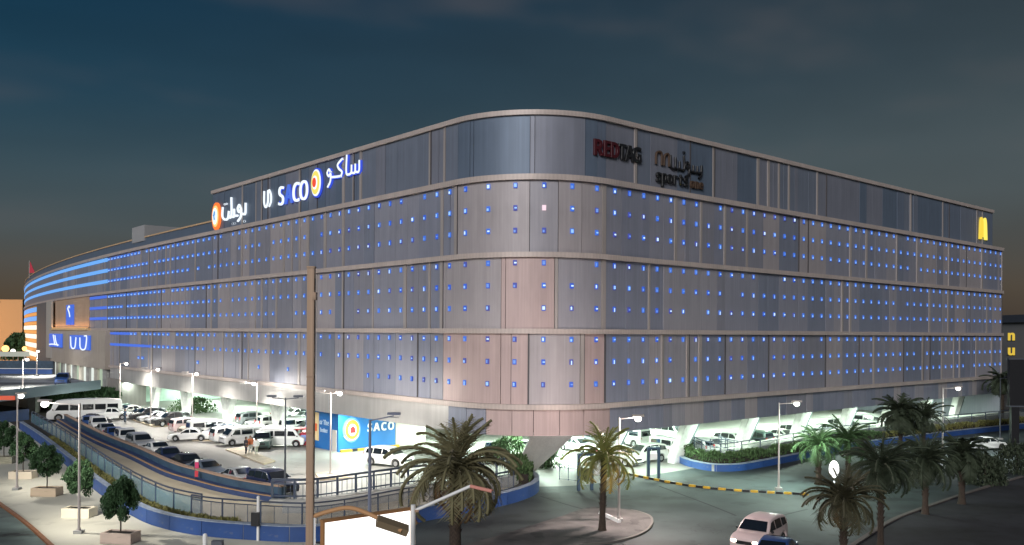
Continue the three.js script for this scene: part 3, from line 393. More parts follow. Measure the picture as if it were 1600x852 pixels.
// plaza with kerb, lower left
const plazaEdge = smooth([G(0, 650), ...kerbPx.slice(1, 9).map(([x, y]) => { const [X, D] = G(x, y); return [X - 0.03, D - 0.03]; })], 4);
struct('plaza', 'pale beige paved plaza with tree planters', slab([...plazaEdge, G(500, 851), [-10, 45], [-16, 38], ...[G(75, 853), G(38, 820), G(0, 790)], [-48, 60], [-75, 80]], 0, 0.024), mat.plaza);
single('plaza_kerb', 'rust coloured kerb line at the lower left edge of the plaza', 'kerb', ribbon(smooth([G(-40, 760), G(0, 790), G(38, 818), G(75, 851), G(110, 885)], 4), -0.12, 0.12, 0, 0.16), M(0.3, 0.12, 0.05, { map: rep(texFine, 1) }));
struct('lower_road', 'grey green road surface beyond the rust coloured kerb', sheet([G(-60, 745), G(0, 791), G(38, 819), G(75, 852), G(110, 886), [-28, 34], [-50, 36]], 0.03), M(0.16, 0.22, 0.2, { map: rep(texGround, 1 / 9) }));
{ // pavement island round the small palm
  const edge = smooth([G(680, 868), G(800, 860), G(900, 854), G(960, 848), G(1000, 836), G(1016, 822), G(1012, 808), G(985, 800), G(930, 795), G(870, 812), G(780, 840)], 5);
  struct('palm_island', 'light paved island with the small palm tree', slab(edge, 0, 0.13), mat.walk);
  single('island_kerb', 'dark edged kerb round the palm island', 'kerb', ribbon(edge.slice(0, 36), 0.005, 0.16, 0, 0.14), M(0.12, 0.11, 0.1));
  single('white_kerb', 'short white kerb beam on the palm island beside the lamp post', 'kerb', bar(W3(G(938, 803, 0.13), 0.2), W3(G(968, 817, 0.13), 0.2), 0.22), mat.white);
}
for (const [pts, label] of [[[[1030, 760], [1110, 790], [1150, 806]], 'thin dark joint line in the asphalt left of the pinkish car'], [[[1145, 832], [1200, 812], [1262, 796]], 'thin dark joint line in the asphalt beyond the pinkish car'], [[[845, 776], [890, 790], [938, 803]], 'dark joint line from the blue tip to the palm island']]) struct('road_joint', label, ribbon(smooth(pts.map(([x, y]) => G(x, y)), 6), -0.07, 0.07, 0, 0.009), M(0.03, 0.032, 0.033, { roughness: 1 }));
{ // yellow and black kerb stones across the entrance road
  const path = smooth([G(962, 738), G(985, 743), G(1020, 750), G(1075, 760), G(1140, 767), G(1200, 771), G(1264, 774)], 6), L = along(path), T = L[L.length - 1], o = thing('striped_kerb', 'line of yellow and black kerb stones across the entrance road', 'kerb'), n = Math.floor(T / 0.62), g = new THREE.BoxGeometry(0.56, 0.17, 0.2);
  for (let i = 0; i < n; i++) { const { p, d } = atLength(path, L, (i + 0.5) * T / n), m = part(o, 'kerb_stone', g, i % 2 ? mat.black : mat.yellow); m.position.set(p[0], 0.085, -p[1]); m.rotation.y = Math.atan2(d[1], d[0]); }
}
struct('dark_verge', 'unlit dark earth verge in the lower right corner', slab([...smooth([G(1335, 858), G(1400, 816), G(1440, 800), G(1520, 772), G(1600, 748), G(1700, 722)], 4), [80, 60], [50, 30], [18, 30]].reverse(), 0, 0.12), M(0.02, 0.02, 0.027, { map: rep(texGround, 1 / 8), roughness: 0.95 }));
single('verge_kerb', 'curved kerb between the road and the dark verge under the palms', 'kerb', ribbon(smooth([G(1335, 858), G(1400, 816), G(1440, 800), G(1520, 772), G(1600, 748)], 4), -0.3, 0, 0, 0.2), M(0.12, 0.1, 0.09));

// right wing: blue kerb, hedge, mesh fence, raised ramp
const rKerb = smooth([G(1058, 704), G(1053, 713), G(1062, 724), G(1085, 732), G(1115, 737), G(1150, 737), G(1200, 729), G(1260, 717), G(1330, 703), G(1400, 693), G(1480, 683), G(1560, 674), G(1640, 666)], 5);
{
  const o = thing('blue_planter_wall', 'blue kerb wall along the right wing', 'wall'); blocks(o, 'wall_block', rKerb, -0.35, 0, 0, 0.62, 3, mat.blue); part(o, 'backing', ribbon(rKerb, -0.33, -0.04, 0, 0.61), mat.concrete); part(o, 'coping', ribbon(rKerb, -0.4, 0.03, 0.62, 0.68), mat.blueTop); part(o, 'bed', ribbon(rKerb, -1.8, -0.35, 0, 0.5), mat.soil);
  hedge('hedge', 'green hedge behind the blue kerb wall under the right wing', cut(rKerb, 0.03, 0.72), -1.0, 1.0, 0.5, 1.15, 260, mat.hedge, 16, 0.14);
  hedge('hedge', 'far yellow green hedge behind the blue wall at the right edge', cut(rKerb, 0.74, 1), -1.0, 1.0, 0.5, 0.9, 160, mat.dryHedge, 17, 0.16);
  fence('mesh_fence', 'grey mesh fence behind the hedge under the right wing', cut(rKerb, 0.12, 0.97), -1.9, 0.3, 2.0, 3.4, mat.mesh);
  const rp = cut(rKerb, 0.2, 1), ramp = thing('raised_ramp', 'raised grey concrete ramp behind the mesh fence of the right wing', 'ramp'); part(ramp, 'deck', ribbon(rp, -4.6, -2.3, 0, (s) => 1.35 + Math.min(s, 60) * 0.006), M(0.34, 0.34, 0.3, { map: rep(texGround, 0.1) }));
  fence('ramp_railing', 'thin curved railing at the start of the raised ramp', cut(rKerb, 0.1, 0.42), -4.4, 1.4, 1.0, 2.6, null, { r: 0.035 });
}

// blue shop under the left wing
{
  const P0 = [-17.9, 90.6], rEnd = [P0[0] + RD[0] * 7.0, P0[1] + RD[1] * 7.0], lEnd = [P0[0] + LD[0] * 7, P0[1] + LD[1] * 7], H = Y.soffit - 0.02;
  const o = thing('corner_shop', 'bright blue corner shop under the left wing with painted round logo', 'shop');
  part(o, 'wall', slab([P0, rEnd, [rEnd[0] + LD[0] * 7, rEnd[1] + LD[1] * 7], lEnd], 0.02, H), M(0.012, 0.14, 0.42, { roughness: 0.5 }));
  const turn = Math.atan2(-LD[0], LD[1]), at = (x, y, out = 0.03) => [P0[0] + RD[0] * x - LD[0] * out, y, -(P0[1] + RD[1] * x - LD[1] * out)];
  const put = (n, g, m, x, y, out) => { const q = part(o, n, g, m); q.position.set(...at(x, y, out)); q.rotation.y = turn; return q; };
  put('logo_rim', oval(1.08, 1.3, 0.04, 0), M(0.12, 0.28, 0.6), 1.55, 2.2); put('logo_underline', new THREE.TorusGeometry(0.98, 0.05, 6, 24, 2.2).rotateZ(3.6), mat.white, 1.5, 2.1, 0.09); put('logo_ring', oval(0.82, 1.0, 0.04, 0.05), M(0.55, 0.58, 0.03), 1.6, 2.25); put('logo_inner', oval(0.5, 0.62, 0.04, 0.1), M(0.7, 0.85, 0.75), 1.6, 2.2);
  { const s = new THREE.Shape(); s.moveTo(-0.3, -0.3); s.lineTo(0.3, -0.3); s.lineTo(0.28, 0.1); s.absarc(0, 0.1, 0.27, 0, Math.PI, false); s.closePath(); put('logo_centre', new THREE.ExtrudeGeometry(s, { depth: 0.04, bevelEnabled: false }).translate(0, 0, 0.15), M(0.6, 0.02, 0.02), 1.6, 2.2); }
  [['A', 4.6], ['C', 5.5], ['O', 6.4]].forEach(([c, x]) => put('letter', glyph(c, 0.85, 0.06), mat.white, x, 1.9)); put('letter', glyph('S', 0.85, 0.06), mat.white, 3.75, 1.9);
  const tl2 = Math.atan2(-RD[0], RD[1]), putL = (n, g, m, x, y, out = 0.03) => { const q = part(o, n, g, m); q.position.set(P0[0] + LD[0] * x - RD[0] * out, y, -(P0[1] + LD[1] * x - RD[1] * out)); q.rotation.y = tl2; };
  putL('painted_panel', box(1.3, 3.0, 0.03, 0, 0, 0), M(0.7, 0.55, 0.3), 4.7, 2.3); putL('painted_square', box(0.6, 0.8, 0.03, 0, 0, 0.03), M(0.65, 0.12, 0.03), 4.7, 2.2);
  putL('lettering', glyph('or The', 0.5, 0.03, fontR), M(0.45, 0.6, 0.75), 2.9, 2.6); putL('lettering', glyph('better', 0.42, 0.03, fontR), M(0.45, 0.6, 0.75), 2.9, 1.8); putL('door', box(0.9, 2.2, 0.04), M(0.55, 0.52, 0.48), 0.75, 1.12);
  const kt = thing('striped_shop_kerb', 'yellow and black kerb blocks along the foot of the blue corner shop', 'kerb'), kg = new THREE.BoxGeometry(0.62, 0.26, 0.3);
  for (let i = 0; i < 11; i++) { const m = part(kt, 'kerb_stone', kg, i % 3 === 2 ? mat.black : mat.yellow); m.position.set(...at(0.35 + i * 0.65, 0.14, 0.45)); m.rotation.y = Math.atan2(RD[1], RD[0]); }
  const c0 = rEnd; single('cream_wall', 'cream wall with a beige sign band right of the blue shop', 'wall', slab([[c0[0] + 0.05, c0[1] + 0.05], [c0[0] + RD[0] * 4, c0[1] + RD[1] * 4], [c0[0] + RD[0] * 4 + LD[0] * 0.4, c0[1] + RD[1] * 4 + LD[1] * 0.4], [c0[0] + LD[0] * 0.4, c0[1] + LD[1] * 0.4]], 0.02, H), mat.cream);
}
// raised bridge at the far left
{
  const deck = [[-180, 108], [-66, 112], [-65, 138], [-88, 168], [-180, 172]], o = thing('road_bridge', 'raised road bridge with blue parapets at the far left', 'bridge');
  part(o, 'deck', slab(deck, 3.3, 4), M(0.36, 0.38, 0.38, { map: rep(texGround, 1 / 14) })); const near = smooth([[-150, 109.2], [-67, 112.2], [-65.3, 138]], 4);
  part(o, 'parapet', ribbon([[-150, 109], [-66, 112]], 0, 0.3, 3.2, 4.5), M(0.15, 0.22, 0.27)); part(o, 'parapet', ribbon([[-66, 112], [-65, 138]], 0, 0.3, 3.2, 4.6), M(0.2, 0.28, 0.31)); part(o, 'parapet', ribbon([[-180, 172], [-88, 168]], 0, 0.3, 4, 4.95), mat.blue); part(o, 'parapet_cap', ribbon([[-180, 172], [-88, 168]], -0.1, 0.4, 4.95, 5.05), mat.white); part(o, 'parapet', ribbon([[-180, 180], [-92, 176]], 0, 0.3, 4, 6.2), mat.slate);
  part(o, 'pier', [box(1.2, 3.3, 1.2, -72, 1.65, -116), box(1.2, 3.3, 1.2, -72, 1.65, -132), box(1.2, 3.3, 1.2, -90, 1.65, -116)], mat.concrete);
  single('blue_retaining_wall', 'blue retaining wall below the bridge at the left edge', 'wall', ribbon([G(-20, 664), G(45, 656)], -0.3, 0, 0, 1.5), mat.blue);
  hedge('hedge', 'tall dark green hedge below the bridge behind the white bus', smooth([G(68, 644), G(110, 641), G(150, 639), G(182, 636)], 4), 0, 2.4, 0.3, 3.0, 520, mat.leafTree, 26, 0.3);
  single('red_sign', 'small red lit sign at the left edge below the bridge', 'sign', box(3.2, 0.5, 0.3, ...AT(2, 622, 108)), GLOW(0.9, 0.12, 0.04, 0.7));
}
// parking islands
for (const [pts, label] of [[[[205, 657], [262, 659], [266, 667], [238, 668]], 'small beige kerbed island with a lamp post by the row of black cars'], [[[352, 704], [378, 701], [430, 722], [412, 727]], 'long beige kerbed island where people stand in the parking lot'], [[[492, 742], [530, 738], [552, 748], [500, 752]], 'beige kerbed island with the thin lamp post left of the white SUV'], [[[300, 683], [345, 682], [340, 690], [300, 690]], 'beige kerbed island beside the moving white sedan']]) {
  const o = thing('parking_island', label, 'island'); part(o, 'paving', slab(pts.map(([x, y]) => G(x, y)), 0, 0.14), M(0.6, 0.5, 0.36, { map: rep(texFine, 0.4) }));
}

// ------------------------------------------------------------------ lamps
function lampPost(px, basePy, h, label, opt = {}) {
  const Y0 = opt.y0 ?? 0, [X, D] = G(px, basePy, Y0), o = thing('street_lamp', label, 'street lamp', [X, Y0, -D], 0, undefined), r = opt.r ?? 0.07, m = opt.mat ?? mat.pole;
  part(o, 'pole', [cyl(r * 1.25, r * 0.75, h), cyl(r * 2.2, r * 1.6, 0.35)], m); part(o, 'base', box(0.5, 0.2, 0.5, 0, 0.1, 0), mat.concrete);
  for (const [ax, az, on, dh] of opt.arms ?? []) {
    const L = Math.hypot(ax, az), y = h + (dh ?? 0); part(o, 'arm', bar([0, Math.min(h, y - 0.05) - 0.06, 0], [ax, y, az], 0.07), m);
    const hd = part(o, 'lamp_head', box(0.75, 0.14, 0.34, 0, 0.12, 0), m); hd.position.set(ax, y, az); hd.rotation.y = Math.atan2(-az, ax);
    const lens = part(o, 'lamp_lens', on ? new THREE.SphereGeometry(0.23, 14, 10).scale(1, 0.85, 1) : box(0.6, 0.04, 0.26, 0, 0, 0), on ? (opt.green ? mat.lampGreen : mat.lampGlow) : mat.lampOff); lens.position.set(ax, y - 0.1, az);
    if (on) { // a floodlight that throws most of its light downward
      const c = new THREE.Color(...(opt.col ?? [1, 0.95, 0.86])), l = new THREE.PointLight(c, on * (opt.side ?? 0.12)), s = new THREE.SpotLight(c, on * (opt.down ?? 3), 0, 1.3, 0.55); for (const q of [l, s]) { q.position.set(X + ax, Y0 + y - 0.1, -D + az); q.shadow.radius = 8; q.castShadow = true; q.name = 'street_lamp'; scene.add(q); } s.target.position.set(X + ax + (opt.aim?.[0] ?? 0), 0, -D + az + (opt.aim?.[1] ?? 0)); scene.add(s.target);
    }
  }
  return o;
}
const K = 190;
lampPost(26, 766, 7.4, 'lit lamp post at the left end of the plaza beside the tree planters', { arms: [[0.1, -0.3, K]], down: 1.0, aim: [6, -3] });
lampPost(123, 834, 8.0, 'tall lamp post between two tree planters, its lit head on an arm', { arms: [[-2.3, -0.3, K]], down: 1.7, aim: [9, -7] });
lampPost(57, 588, 4.6, 'short lit lamp post on the far left bridge', { arms: [[0.2, 0, K]], r: 0.08, y0: 4 });
lampPost(35, 606, 4.2, 'thin lit lamp post nearest the front edge of the bridge', { arms: [[0.6, 0, K]], y0: 4 });
lampPost(187, 648, 7.6, 'lit lamp post in front of the corner pier near the white bus', { arms: [[1.0, 0.2, K]], side: 0.12, down: 2.6 });
lampPost(235, 664, 10.5, 'tall lamp post on the small island with one lit side arm', { arms: [[1.0, 0.2, K, -3.1], [-0.9, 0, 0, -3.1]], side: 0.16, down: 2.6 });
lampPost(300, 677, 7.3, 'lit lamp post behind the pink white SUV', { arms: [[0.6, 0.3, K], [-0.9, 0, 0]], side: 0.16, down: 2.6 });
lampPost(401, 692, 6.7, 'lit lamp post in the middle of the lot near the people', { arms: [[-0.3, 0.3, K], [-1.6, 0, 0]], side: 0.4, down: 2.6 });
lampPost(445, 778, 7.5, 'dark two armed unlit lamp post near the end of the inner blue wall', { mat: mat.darkPole, arms: [[1.0, 0, 0], [-1.0, 0, 0]] });
lampPost(516, 743, 7.2, 'thin lit lamp post on the island in front of the blue shop', { arms: [[0.8, 0.1, K], [-0.9, 0, 0]], side: 0.8, down: 2.6 });
lampPost(577, 850, 7.3, 'bluish lamp post with rust brown top standing behind the bright billboard', { mat: M(0.18, 0.2, 0.27, { metalness: 0.3 }), r: 0.1, arms: [[1.4, 0, 0, 0.25]] });
lampPost(967, 815, 6.9, 'lit lamp post on the palm island before the rounded corner', { arms: [[1.25, -0.1, K]], col: [1, 0.84, 0.78], side: 1.9, down: 0.5 });
lampPost(1217, 766, 7.0, 'lit lamp post with greenish light on the right forecourt', { arms: [[1.4, 0, K * 0.9]], green: true, col: [0.78, 1, 0.86] });
lampPost(1473, 711, 7.0, 'lit lamp post among the far palms on the right', { arms: [[1.6, 0, K]], col: [0.9, 1, 0.95] });
lampPost(1563, 687, 7.4, 'thin unlit lamp post near the right edge beside the dark sign', { arms: [[0.9, 0, 0]], mat: mat.darkPole });
{ // glowing oval lamp among the right palms
  const [X, D] = G(1303, 800), o = thing('oval_lamp', 'white glowing pointed oval lamp above the brown palm', 'lamp', [X, 0, -D]); part(o, 'pole', cyl(0.07, 0.06, 2.4), mat.darkPole); part(o, 'base', cyl(0.16, 0.12, 0.4), mat.darkPole);
  const g = new THREE.SphereGeometry(0.34, 16, 12).scale(1, 1.8, 1); g.translate(0, 3.0, 0); part(o, 'globe', g, GLOW(1, 1, 0.95, 2.5)); const l = new THREE.PointLight(new THREE.Color(0.9, 1, 0.9), 25); l.position.set(X, 2.25, -D + 0.2); l.castShadow = true; l.shadow.radius = 10; l.name = 'oval_lamp'; scene.add(l);
}
{ // near foreground: tall tan pole with drooping arm, second pole, lit billboard
  const D = 25, [X, , Z] = AT(485.5, 600, D), o = thing('tall_pole', 'tall tan square pole in the foreground with a drooping lamp arm', 'pole', [X, 0, Z]); part(o, 'shaft', box(0.2, 14.3, 0.2, 0, 7.15, 0), mat.tan); part(o, 'cap', box(0.23, 0.05, 0.23, 0, 14.32, 0), mat.tan); for (const y of [8.2, 9.6, 11.2]) part(o, 'band', box(0.212, 0.05, 0.212, 0, y, 0), M(0.34, 0.23, 0.16)); part(o, 'cable', tube([[0.115, 14, 0.02], [0.125, 11, 0.03], [0.118, 8, 0.02], [0.125, 0.4, 0.02]], 0.012, 20, 5), mat.black); part(o, 'side_strip', box(0.05, 7.2, 0.1, 0.13, 3.6, 0), mat.white); part(o, 'base', box(0.6, 0.3, 0.6, 0, 0.15, 0), mat.concrete); part(o, 'clamp', box(0.1, 0.22, 0.24, 0.1, 13.5, 0), mat.tan);
  const rel = (px, py, d) => { const p = AT(px, py, d); return [p[0] - X, p[1], p[2] - Z]; };
  part(o, 'arm', tube([rel(488, 808, D), rel(512, 800, D), rel(545, 794, D), rel(575, 803, D - 0.2), rel(628, 830, D - 0.5)], 0.065, 30, 8), M(0.48, 0.26, 0.12)); const hd = part(o, 'lamp_head', box(0.92, 0.2, 0.34, 0, 0, 0), M(0.2, 0.15, 0.09)); hd.position.set(...rel(613, 822, D - 0.4)); hd.rotation.set(0.3, 0.12, -0.42);
  const D2 = 26.5, [X2, , Z2] = AT(646, 700, D2), q = thing('foreground_lamp_post', 'white foreground lamp post with a bent arm right of the billboard', 'street lamp', [X2, 0, Z2]), r2 = (px, py, d = D2) => { const p = AT(px, py, d); return [p[0] - X2, p[1], p[2] - Z2]; }; const top = AT(646, 789, D2)[1];
  part(q, 'pole', cyl(0.09, 0.07, top, 0, 0, 0, 14), mat.white); part(q, 'arm', tube([r2(649, 798), r2(735, 760)], 0.05, 2, 8), mat.white); part(q, 'arm_tip', tube([r2(735, 760), r2(769, 768, D2 - 0.3)], 0.055, 2, 8), M(0.6, 0.25, 0.2)); part(q, 'lamp_hanger', bar(r2(769, 768, D2 - 0.3), r2(771, 781, D2 - 0.3), 0.05), mat.darkPole); part(q, 'bracket', box(0.14, 0.08, 0.1, 0.1, top - 0.18, 0), mat.tan);
  // billboard
  const A = AT(504, 815, 27.2), B = AT(641, 796, 29.2), dx = B[0] - A[0], dz = B[2] - A[2], w = Math.hypot(dx, dz), turn = Math.atan2(-dz, dx), hB = A[1], b = thing('lit_billboard', 'glowing white blank advertising billboard at the bottom edge behind the tan pole', 'billboard', [(A[0] + B[0]) / 2, 0, (A[2] + B[2]) / 2], turn);
  part(b, 'frame', [box(w + 0.1, 0.06, 0.2, 0, hB + 0.02, 0), box(0.06, 3.6, 0.2, -w / 2, hB - 1.8, 0), box(0.06, 3.6, 0.2, w / 2, hB - 1.8, 0), box(w + 0.12, 0.09, 0.34, 0, hB - 3.6, 0), box(w, 3.5, 0.1, 0, hB - 1.8, -0.05)], M(0.4, 0.2, 0.08)); part(b, 'lit_panel', box(w - 0.1, 3.5, 0.05, 0, hB - 1.8, 0.06), mat.panelWhite); part(b, 'post', cyl(0.2, 0.2, hB - 3.6), mat.darkPole);
  const l = new THREE.RectAreaLight(new THREE.Color(1, 0.95, 0.9), 1.6, w - 0.2, 3.3); l.position.copy(V((A[0] + B[0]) / 2, hB - 1.8, (A[2] + B[2]) / 2)).add(V(Math.sin(turn), 0, Math.cos(turn)).multiplyScalar(0.12)); l.lookAt(l.position.clone().sub(V(-Math.sin(turn), 0, -Math.cos(turn)))); l.rotation.set(0, turn + Math.PI, 0); l.name = 'lit_billboard'; scene.add(l);
}
{ const [X, D] = G(403, 846), o = thing('meter_post', 'white post with a dark meter box before the mesh fence', 'post', [X, 0, -D]); part(o, 'post', cyl(0.09, 0.09, 2.6), mat.white); part(o, 'box', new THREE.BoxGeometry(0.45, 0.8, 0.3).translate(-0.12, 1.35, 0.15), mat.black); part(o, 'cap', ball(0.1, 0, 2.6, 0), mat.white); }
{ const [X, D] = G(320, 858), o = thing('bollard', 'short white bollard at the bottom edge in front of the blue kerb wall', 'bollard', [X, 0, -D]); part(o, 'shaft', cyl(0.13, 0.13, 0.75), mat.white); part(o, 'cap', ball(0.13, 0, 0.75, 0), mat.white); part(o, 'cabinet', box(0.6, 0.5, 0.4, 0.75, 0.25, 0.1), mat.darkPole); }
// entrance frames, barrier
function gateFrame(px1, py, w, h, label, extra) { const [X, D] = G(px1, py), o = thing('gate_frame', label, 'gate', [X, 0, -D], 0.25); part(o, 'post', box(0.22, h, 0.22, 0, h / 2, 0), mat.slate); part(o, 'post', box(0.22, h, 0.22, w, h / 2, 0), mat.slate); part(o, 'beam', box(w + 0.22, 0.2, 0.24, w / 2, h + 0.1, 0), mat.slate); if (extra) { part(o, 'ticket_box', box(0.6, 0.9, 0.5, 0.5, 1.3, 0.1), mat.black); part(o, 'screen', box(0.7, 0.25, 0.1, 0.7, 2.1, 0.05), M(0.45, 0.4, 0.2)); } else part(o, 'sign', box(w - 0.3, 0.5, 0.1, w / 2, h - 0.6, 0), mat.white); }
gateFrame(904, 767, 1.1, 2.75, 'dark blue ticket gate frame with a black ticket box left of the palm', true);
gateFrame(1013, 748, 0.95, 2.5, 'dark blue gate frame with a white sign beside the striped kerb', false);
fence('low_barrier', 'thin low mesh barrier beside the left ticket gate', [G(874, 750), G(902, 753)], 0, 0, 1.3, 0.9, mat.mesh, { r: 0.03 });
// dark sign at the right edge
{ const [X, D] = G(1581, 692), o = thing('roadside_sign', 'big dark unlit sign board on a post at the right edge', 'sign', [X, 0, -D]); part(o, 'board', box(6.4, 5.4, 0.5, 2.8, 7.0, 0), mat.black); part(o, 'board_frame', [box(6.6, 0.15, 0.6, 2.8, 9.75, 0), box(6.6, 0.15, 0.6, 2.8, 4.25, 0)], mat.darkPole); part(o, 'post', box(0.9, 4.3, 0.5, 0.3, 2.15, 0), mat.black); }

// ------------------------------------------------------------------ vegetation
{ // small round trees in planters
  const crown = (seed) => { const r0 = rng(seed), cl = []; for (let i = 0; i < 38; i++) { const th = r0() * 6.283, z = r0() * 2 - 1, q = Math.sqrt(1 - z * z), k = 0.5 + 0.5 * r0(); cl.push([q * Math.cos(th) * k, z * k, q * Math.sin(th) * k, 0.2 + r0() * 0.2]); } return leafCloud(9500, 0.08, (r) => { const c = cl[Math.floor(r() * cl.length)], th = r() * 6.283, z = r() * 2 - 1, q = Math.sqrt(1 - z * z), k = c[3] * Math.cbrt(r()), X = c[0] + q * Math.cos(th) * k, Yy = c[1] + z * k, Z = c[2] + q * Math.sin(th) * k, taper = Yy < 0 ? 1 : 1 - 0.35 * Yy; return [X * 1.08 * taper, Yy * 1.2, Z * 1.08 * taper]; }, seed); };
  const variants = [crown(31), crown(32), crown(33)];
  [[188, 848, 'nearest round tree, in the reddish planter at the bottom of the plaza'], [124, 808, 'second round tree from the front, in the cream planter half behind the plain lamp post'], [73, 775, 'third round tree from the front, in the beige stone planter of the plaza'], [36, 748, 'fourth round tree from the front, just right of the lit plaza lamp post'], [6, 724, 'farthest round tree, cut by the left edge of the picture']].forEach(([px, py, label], i) => {
    const [X, D] = G(px, py), k = [1, 0.98, 1.02, 1.02, 1.08][i], o = thing('potted_tree', label, 'tree', [X, 0.02, -D], i * 1.3, 'small round trees in planters on the plaza'); part(o, 'trunk', [tube([[0, 0.4, 0], [0.02, 1.1, 0.02], [-0.02, 1.9, 0], [0, 2.6, 0]], 0.045, 10, 7), tube([[0, 1.8, 0], [0.2, 2.2, 0.1], [0.4, 2.7, 0.15]], 0.025, 6, 5), tube([[0, 1.7, 0], [-0.2, 2.1, -0.1], [-0.35, 2.6, -0.2]], 0.025, 6, 5)], mat.trunk);
    const c = part(o, 'crown', variants[i % 3], mat.leafTree); c.position.y = 2.55; c.scale.setScalar(k); c.rotation.y = i * 2;
    const pt = thing('planter', ['reddish stone planter under the nearest round tree', 'cream planter with a rosette on its end under the second round tree', 'beige stone planter under the third round tree', 'pale planter under the fourth round tree', 'mossy planter under the farthest round tree'][i], 'planter', [X, 0.024, -D], -0.12 + i * 0.05, 'stone planters on the plaza'), pm = [M(0.62, 0.49, 0.41, { map: rep(texSmooth, 0.5) }), M(0.75, 0.68, 0.52), M(0.6, 0.47, 0.33, { map: rep(texSmooth, 0.5) }), M(0.6, 0.52, 0.4), M(0.4, 0.38, 0.27, { map: rep(texFine, 0.8) })][i];
    part(pt, 'tub', [box(1.9, 0.62, 0.14, 0, 0.31, 0.48), box(1.9, 0.62, 0.14, 0, 0.31, -0.48), box(0.14, 0.62, 0.82, -0.88, 0.31, 0), box(0.14, 0.62, 0.82, 0.88, 0.31, 0)], pm); part(pt, 'soil', box(1.62, 0.5, 0.82, 0, 0.3, 0), mat.soil); if (i === 1) part(pt, 'rosette', new THREE.TorusGeometry(0.16, 0.06, 6, 14).rotateY(Math.PI / 2).translate(-0.98, 0.33, 0.1), M(0.5, 0.32, 0.12));
  });
}
function frond(L, droop, leaf, seed, width = 0.05) { // one palm leaf along +x, bending down
  const r = rng(seed), rach = [], n = 11; let x = 0, y = 0, a = 0.45; for (let i = 0; i <= n; i++) { rach.push([x, y, 0]); const st = L / n; x += Math.cos(a) * st; y += Math.sin(a) * st; a -= droop * (0.5 + i / n) / n * 2; }
  const rg = plain(tube(rach, 0.022, 12, 4)), pos = [], q = 25;
  for (let i = 2; i < q; i++) { const t = i / q * n, k = Math.min(n - 1, Math.floor(t)), f = t - k, A = rach[k], B = rach[k + 1], px = lerp(A[0], B[0], f), py = lerp(A[1], B[1], f), len = leaf * Math.sin(Math.PI * (0.12 + 0.84 * i / q)) * (0.6 + r() * 0.6), dx = (B[0] - A[0]), dy = (B[1] - A[1]), dl = Math.hypot(dx, dy);
    for (const s of [-1, 1]) { const ex = px + dx / dl * len * 0.62 + (r() - 0.5) * 0.06, ey = py + dy / dl * len * 0.5 - len * (0.02 + r() * 0.34), ez = s * len * (0.62 + r() * 0.15), w = width * (0.8 + r() * 0.5); pos.push(px - dx / dl * w, py - dy / dl * w, 0, px + dx / dl * w, py + dy / dl * w, 0, ex, ey, ez); } }
  const g = new THREE.BufferGeometry(); g.setAttribute('position', new THREE.Float32BufferAttribute(pos, 3)); g.computeVertexNormals(); return mergeGeometries([rg, plain(g)], false);
}
const frondSets = new Map();
function palm(px, basePy, crownH, R, label, m, opt = {}) {
  const [X, D] = G(px, basePy), o = thing(opt.name ?? 'palm_tree', label, 'palm tree', [X, 0, -D], 0), r = rng(opt.seed ?? Math.round(px)), tr = opt.tr ?? 0.24, lean = opt.lean ?? 0, key = opt.fan ? 'fan' : 'date';
  const prof = [[tr * 1.7, 0], [tr * 1.25, 0.25], [tr, 0.8], [tr * 0.92, crownH * 0.6], [tr * 1.0, crownH - 0.5], [tr * 1.25, crownH - 0.15], [tr * 0.5, crownH + 0.1]].map(([a, b]) => new THREE.Vector2(a, b)); const tg = new THREE.LatheGeometry(prof, 14); if (lean) { const p = tg.attributes.position; for (let i = 0; i < p.count; i++) p.setX(i, p.getX(i) + lean * (p.getY(i) / crownH) ** 2); }
  part(o, 'trunk', tg, mat.bark);
  { const bs = []; for (let i = 0; i < 70; i++) { const y = crownH * (0.35 + 0.65 * i / 70), a = i * 2.4, q = new THREE.ConeGeometry(0.07, 0.32, 5); q.rotateZ(-0.6); q.translate(tr * 0.98, 0, 0); q.rotateY(a); q.translate(lean * (y / crownH) ** 2, y, 0); bs.push(q); } part(o, 'leaf_bases', bs, mat.bark).userData = { kind: 'stuff' }; }
  if (!frondSets.has(key)) frondSets.set(key, [0, 1, 2, 3, 4].map((i) => frond(1, key === 'fan' ? 0.4 + i * 0.3 : 0.3 + i * 0.3, key === 'fan' ? 0.4 : 0.4, 50 + i, key === 'fan' ? 0.03 : 0.013)));
  const set = frondSets.get(key), n = opt.n ?? 34;
  for (let i = 0; i < n; i++) { const u = (i + 0.5) / n, el = opt.up ? (u < 0.26 ? lerp(1.52, 1.1, u / 0.26) : lerp(0.85, -0.3, (u - 0.26) / 0.74)) : lerp(1.3, -0.5, Math.pow(u, 0.95)), f = part(o, 'frond', set[clamp(Math.floor(u * 4 + r() * 1.4), 0, 4)], u > 0.86 && opt.dead ? opt.dead : m), sc = R * (0.82 + r() * 0.32) * (el > 1.0 ? 0.8 : el < -0.2 ? 0.75 : 1); f.position.set(lean, crownH, 0); f.rotation.order = 'YZX'; f.rotation.y = i * 2.39996 + (r() - 0.5) * 0.5; f.rotation.z = el - 0.45; f.scale.set(sc, sc, sc); }
  return o;
}
palm(711, 879, 5.0, 4.1, 'big date palm with drooping brown green leaves in the middle foreground', M(0.155, 0.14, 0.07, { roughness: 0.75 }), { n: 58, tr: 0.33, dead: M(0.16, 0.09, 0.04), up: true });
palm(941, 832, 4.7, 2.9, 'slim palm with upright tuft and drooping yellow leaves on the paved island', M(0.17, 0.18, 0.045), { n: 40, tr: 0.2, up: true, dead: M(0.4, 0.27, 0.06), lean: 0.12 });
palm(1279, 757, 3.3, 2.5, 'bright green palm lit from the lamp, left of the green pair on the right', mat.leafGreen, { n: 36, tr: 0.22 });
